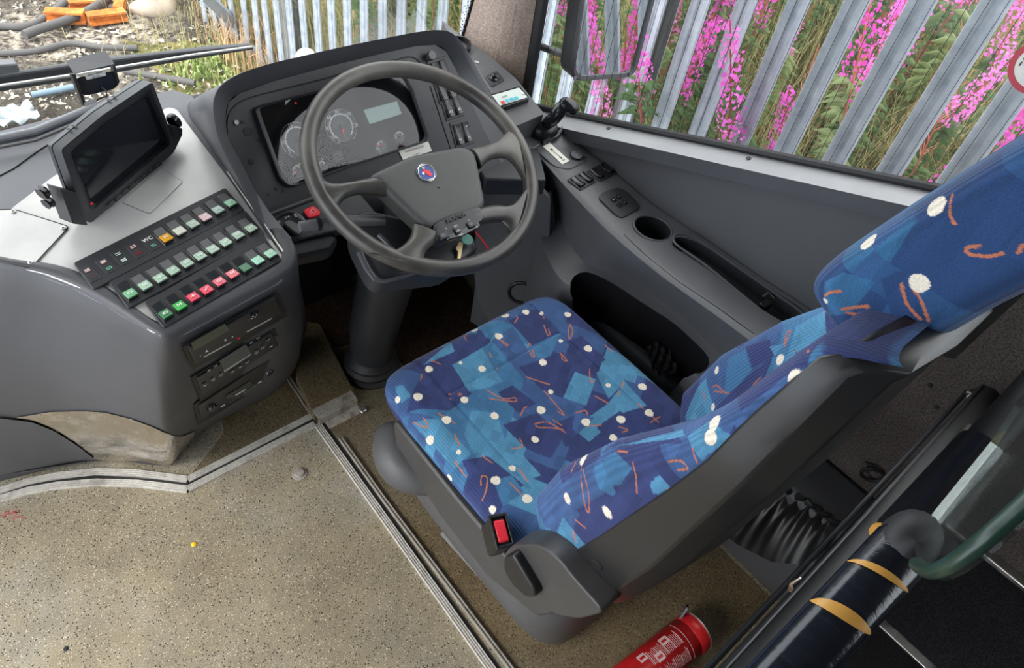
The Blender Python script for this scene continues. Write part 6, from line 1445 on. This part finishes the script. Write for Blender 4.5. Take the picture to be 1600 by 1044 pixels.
LBW = 'tall willowherb with magenta flower spike among the weeds behind the fence'
LBG = 'tall leafy willowherb stalk without open flowers behind the fence'
rv = random.Random(11)
def root_at(): return None
for k in range(7):
    H, a1, a2, a3 = plant(k, k < 5); t = thing('willowherb' , LBW if k < 5 else LBG, 'flower' if k < 5 else 'plant', (0, 0, 0), 'flowering willowherb behind the fence' if k < 5 else 'leafy willowherb behind the fence')
    obj('stalk', a1, stm, t, smooth=False, solid='open'); obj('leaves', a2, lfm, t, smooth=False, solid='open', kind='stuff')
    if k < 5: obj('flowers', a3, flm, t, smooth=False, solid='open', kind='stuff')
    protos.append((t, k < 5)); 
spots = []
for _ in range(4000):
    if len(spots) >= 330: break
    x = 2.38 + rv.random() ** 1.2 * 2.6; y = rv.uniform(-1.2, 6.8)
    if all((x - a) ** 2 + (y - b) ** 2 > .0085 for a, b in spots): spots.append((x, y))
for i, (x, y) in enumerate(spots):
    bl = rv.random() < (.78 if y < 3.6 else .10)
    cand = [p for p, f in protos if f == bl]; p = rv.choice(cand)
    loc = (x, y, bankz(x, y)); sc2 = rv.uniform(.85, 1.15) * (1 if y < 3.8 else .8)
    if i < 7: p = protos[i][0]; p.location = loc; p.rotation_euler = (0, 0, rv.uniform(0, 6)); p.scale = (sc2,) * 3
    else: copy_tree(p, loc, None, (rv.uniform(-.12, .12), rv.uniform(-.12, .12), rv.uniform(0, 6)), (sc2,) * 3)
def blades(name, n, region, hmin, hmax, mats, label, seed, w=.003, zf=bankz):
    r = random.Random(seed); g = MB()
    for k in range(n):
        x, y = region(r); h = r.uniform(hmin, hmax); q = r.uniform(0, 2 * PI); d = Vector((math.cos(q), math.sin(q), 0)); s = Vector((-math.sin(q), math.cos(q), 0)) * w; b = r.uniform(.1, .8); c = Vector((x, y, zf(x, y)))
        p1 = c + d * h * .15 * b + Vector((0, 0, h * .55)); p2 = c + d * h * .6 * b + Vector((0, 0, h * (1 - .35 * b)))
        g.add([c - s, c + s, p1 + s * .8, p1 - s * .8, p2], [(0, 1, 2, 3), (3, 2, 4)])
    return obj(name, g, mats, None, kind='stuff', label=label, cat='grass', smooth=False, solid='open')
gr = NT('dry_grass', .8, .2); gn = gr.noise(2.5, 4, .8); gn2 = gr.noise(45, 2); gr.col(gr.mix(.5, gr.ramp(gn.outputs[0], [(.35, srgb(140, 148, 92)), (.5, srgb(190, 176, 124)), (.65, srgb(222, 200, 156))]), gr.ramp(gn2.outputs[0], [(.35, srgb(128, 138, 86)), (.65, srgb(232, 214, 170))])))
translucent(gr.m)
blades('tall_grass', 46000, lambda r: (2.3 + r.random() ** 1.3 * 4, r.uniform(-1.5, 8)), .45, 1.15, gr.m, 'dry tan and green grass filling the verge behind the fence', 5)
gg = NT('green_undergrowth', .8, .2); gn = gg.noise(6, 4, .8); gg.col(gg.ramp(gn.outputs[0], [(.35, srgb(92, 108, 68)), (.5, srgb(122, 138, 88)), (.65, srgb(160, 168, 112))]))
translucent(gg.m)
blades('undergrowth', 16000, lambda r: (2.35 + r.random() * 5, r.uniform(-1.5, 9)), .3, .95, gg.m, 'green undergrowth leaves at the foot of the verge weeds', 6, .008)
# straw bundle, weeds by the fence end
def cl_region(cx, cy, rx, ry): return lambda r: (cx + r.gauss(0, rx), cy + r.gauss(0, ry))
p = gp_(385, 95); st2 = flat('straw', srgb(196, 160, 120), .8)
blades('dead_stalks', 170, cl_region(p.x, p.y, .10, .22), .15, .55, st2, 'brown dead stalks piled against the end of the fence', 8, .004, lambda x, y: gz)
p = gp_(335, 100); blades('green_weeds', 500, cl_region(p.x, p.y, .2, .16), .03, .09, flat('fresh_green', srgb(142, 160, 92), .7), 'fresh green weeds on the ground below the wiper tip', 9, .014, lambda x, y: gz)
p = gp_(300, 40); blades('dry_brush', 800, cl_region(p.x + .1, p.y, .35, .8), .05, .28, gr.m, 'thin dry brush between the debris and the fence', 10, .003, lambda x, y: gz)
# ---- wiper outside the windscreen
wp_ = thing('windscreen_wiper', 'long windscreen wiper arm and blade resting across the foot of the windscreen', 'wiper', tuple(Y(180, 100, 1.84)))
wy = 1.83
obj('wiper_arm', MB().prism([Y(x, y, wy) for x, y in [(-80, 132), (0, 121), (105, 104), (185, 92), (230, 88), (330, 76), (392, 72), (392, 76), (330, 83), (230, 99), (185, 104), (105, 119), (0, 138), (-80, 152)]], (0, -.018, 0)), M['dash_dark'], wp_, smooth=False)
obj('arm_edge', MB().tube([Y(x, y, wy - .01) for x, y in [(-80, 131), (0, 119), (105, 103), (230, 87), (392, 71)]], .0045, 6), M['dash'], wp_)
obj('wiper_blade', MB().tube([Y(x, y, wy - .03) for x, y in [(-80, 152), (0, 139), (120, 121), (185, 109), (300, 89), (394, 74)]], .0055, 8), M['rubber'], wp_)
obj('blade_spine', MB().tube([Y(x, y, wy - .035) for x, y in [(-80, 148), (0, 134), (120, 116), (185, 105), (300, 86), (394, 73)]], .0035, 6), M['steel'], wp_)
obj('arm_hinge', MB().prism([Y(x, y, wy - .01) for x, y in [(-30, 104), (28, 100), (32, 112), (10, 120), (-30, 124)]], (0, -.03, 0)), M['grey'], wp_, bev=.004)
# ---- outside mirror
mC = X(955, 60, 1.62); mn = Vector((.025, -.985, .174)); MR = Pl(mC, mn, (1, 0, 0))
mr = thing('wing_mirror', 'black-framed rounded wing mirror reflecting weeds, outside the side window', 'mirror', tuple(mC))
oo = [(928, -160), (906, 0), (891, 108), (893, 120), (903, 127), (982, 121), (992, 113), (1010, 42), (1023, -6), (1055, -160)]
op = rnd(MR.pts(oo), .03, 3); mc_ = sum(op, Vector()) / len(op); ip = [mc_ + (p - mc_) * .0 + (p - mc_) * .90 for p in op]
obj('mirror_frame', MB().grid([[p - MR.n * .05 + (mc_ - p) * .06 for p in op], op, [p.lerp(q, .3) + MR.n * .008 for p, q in zip(op, ip)], [p.lerp(q, .9) + MR.n * .005 for p, q in zip(op, ip)], [q - MR.n * .004 for q in ip]], cu=True), M['dash_dark'], mr)
obj('mirror_back', MB().add([p - MR.n * .05 + (mc_ - p) * .06 for p in op], [tuple(range(len(op)))]), M['dash_dark'], mr)
obj('mirror_glass', MB().prism([q + (q - mc_) * .02 - MR.n * .001 for q in ip], MR.n * .004), M['mirror'], mr, smooth=False)
ap = [X(814, 118, 1.46), X(818, 96, 1.48), X(826, 80, 1.52), X(842, 73, 1.56), X(862, 79, 1.60), MR.at(893, 89, -.02)]
obj('mirror_arm', MB().tube(catmull(ap, 6), .011, 12), M['rubber'], mr)
for x, y in ((898, 122), (984, 116)): obj('frame_screw', MB().lathe(MR.at(x, y, .009), MR.n, [(.006, 0), (.006, .002), (0, .002)], 12), M['grey'], mr)
# outside skin of the coach front and side, so the ground is not seen from within
obj('round_lamp', MB().lathe(Y(478, 84, 1.78), (0, 0, 1), [(.034, -.03), (.032, -.01), (.022, .006), (0, .012)], 24), M['label'], None, label='white domed cap showing just beyond the hood at the windscreen foot', cat='cap')
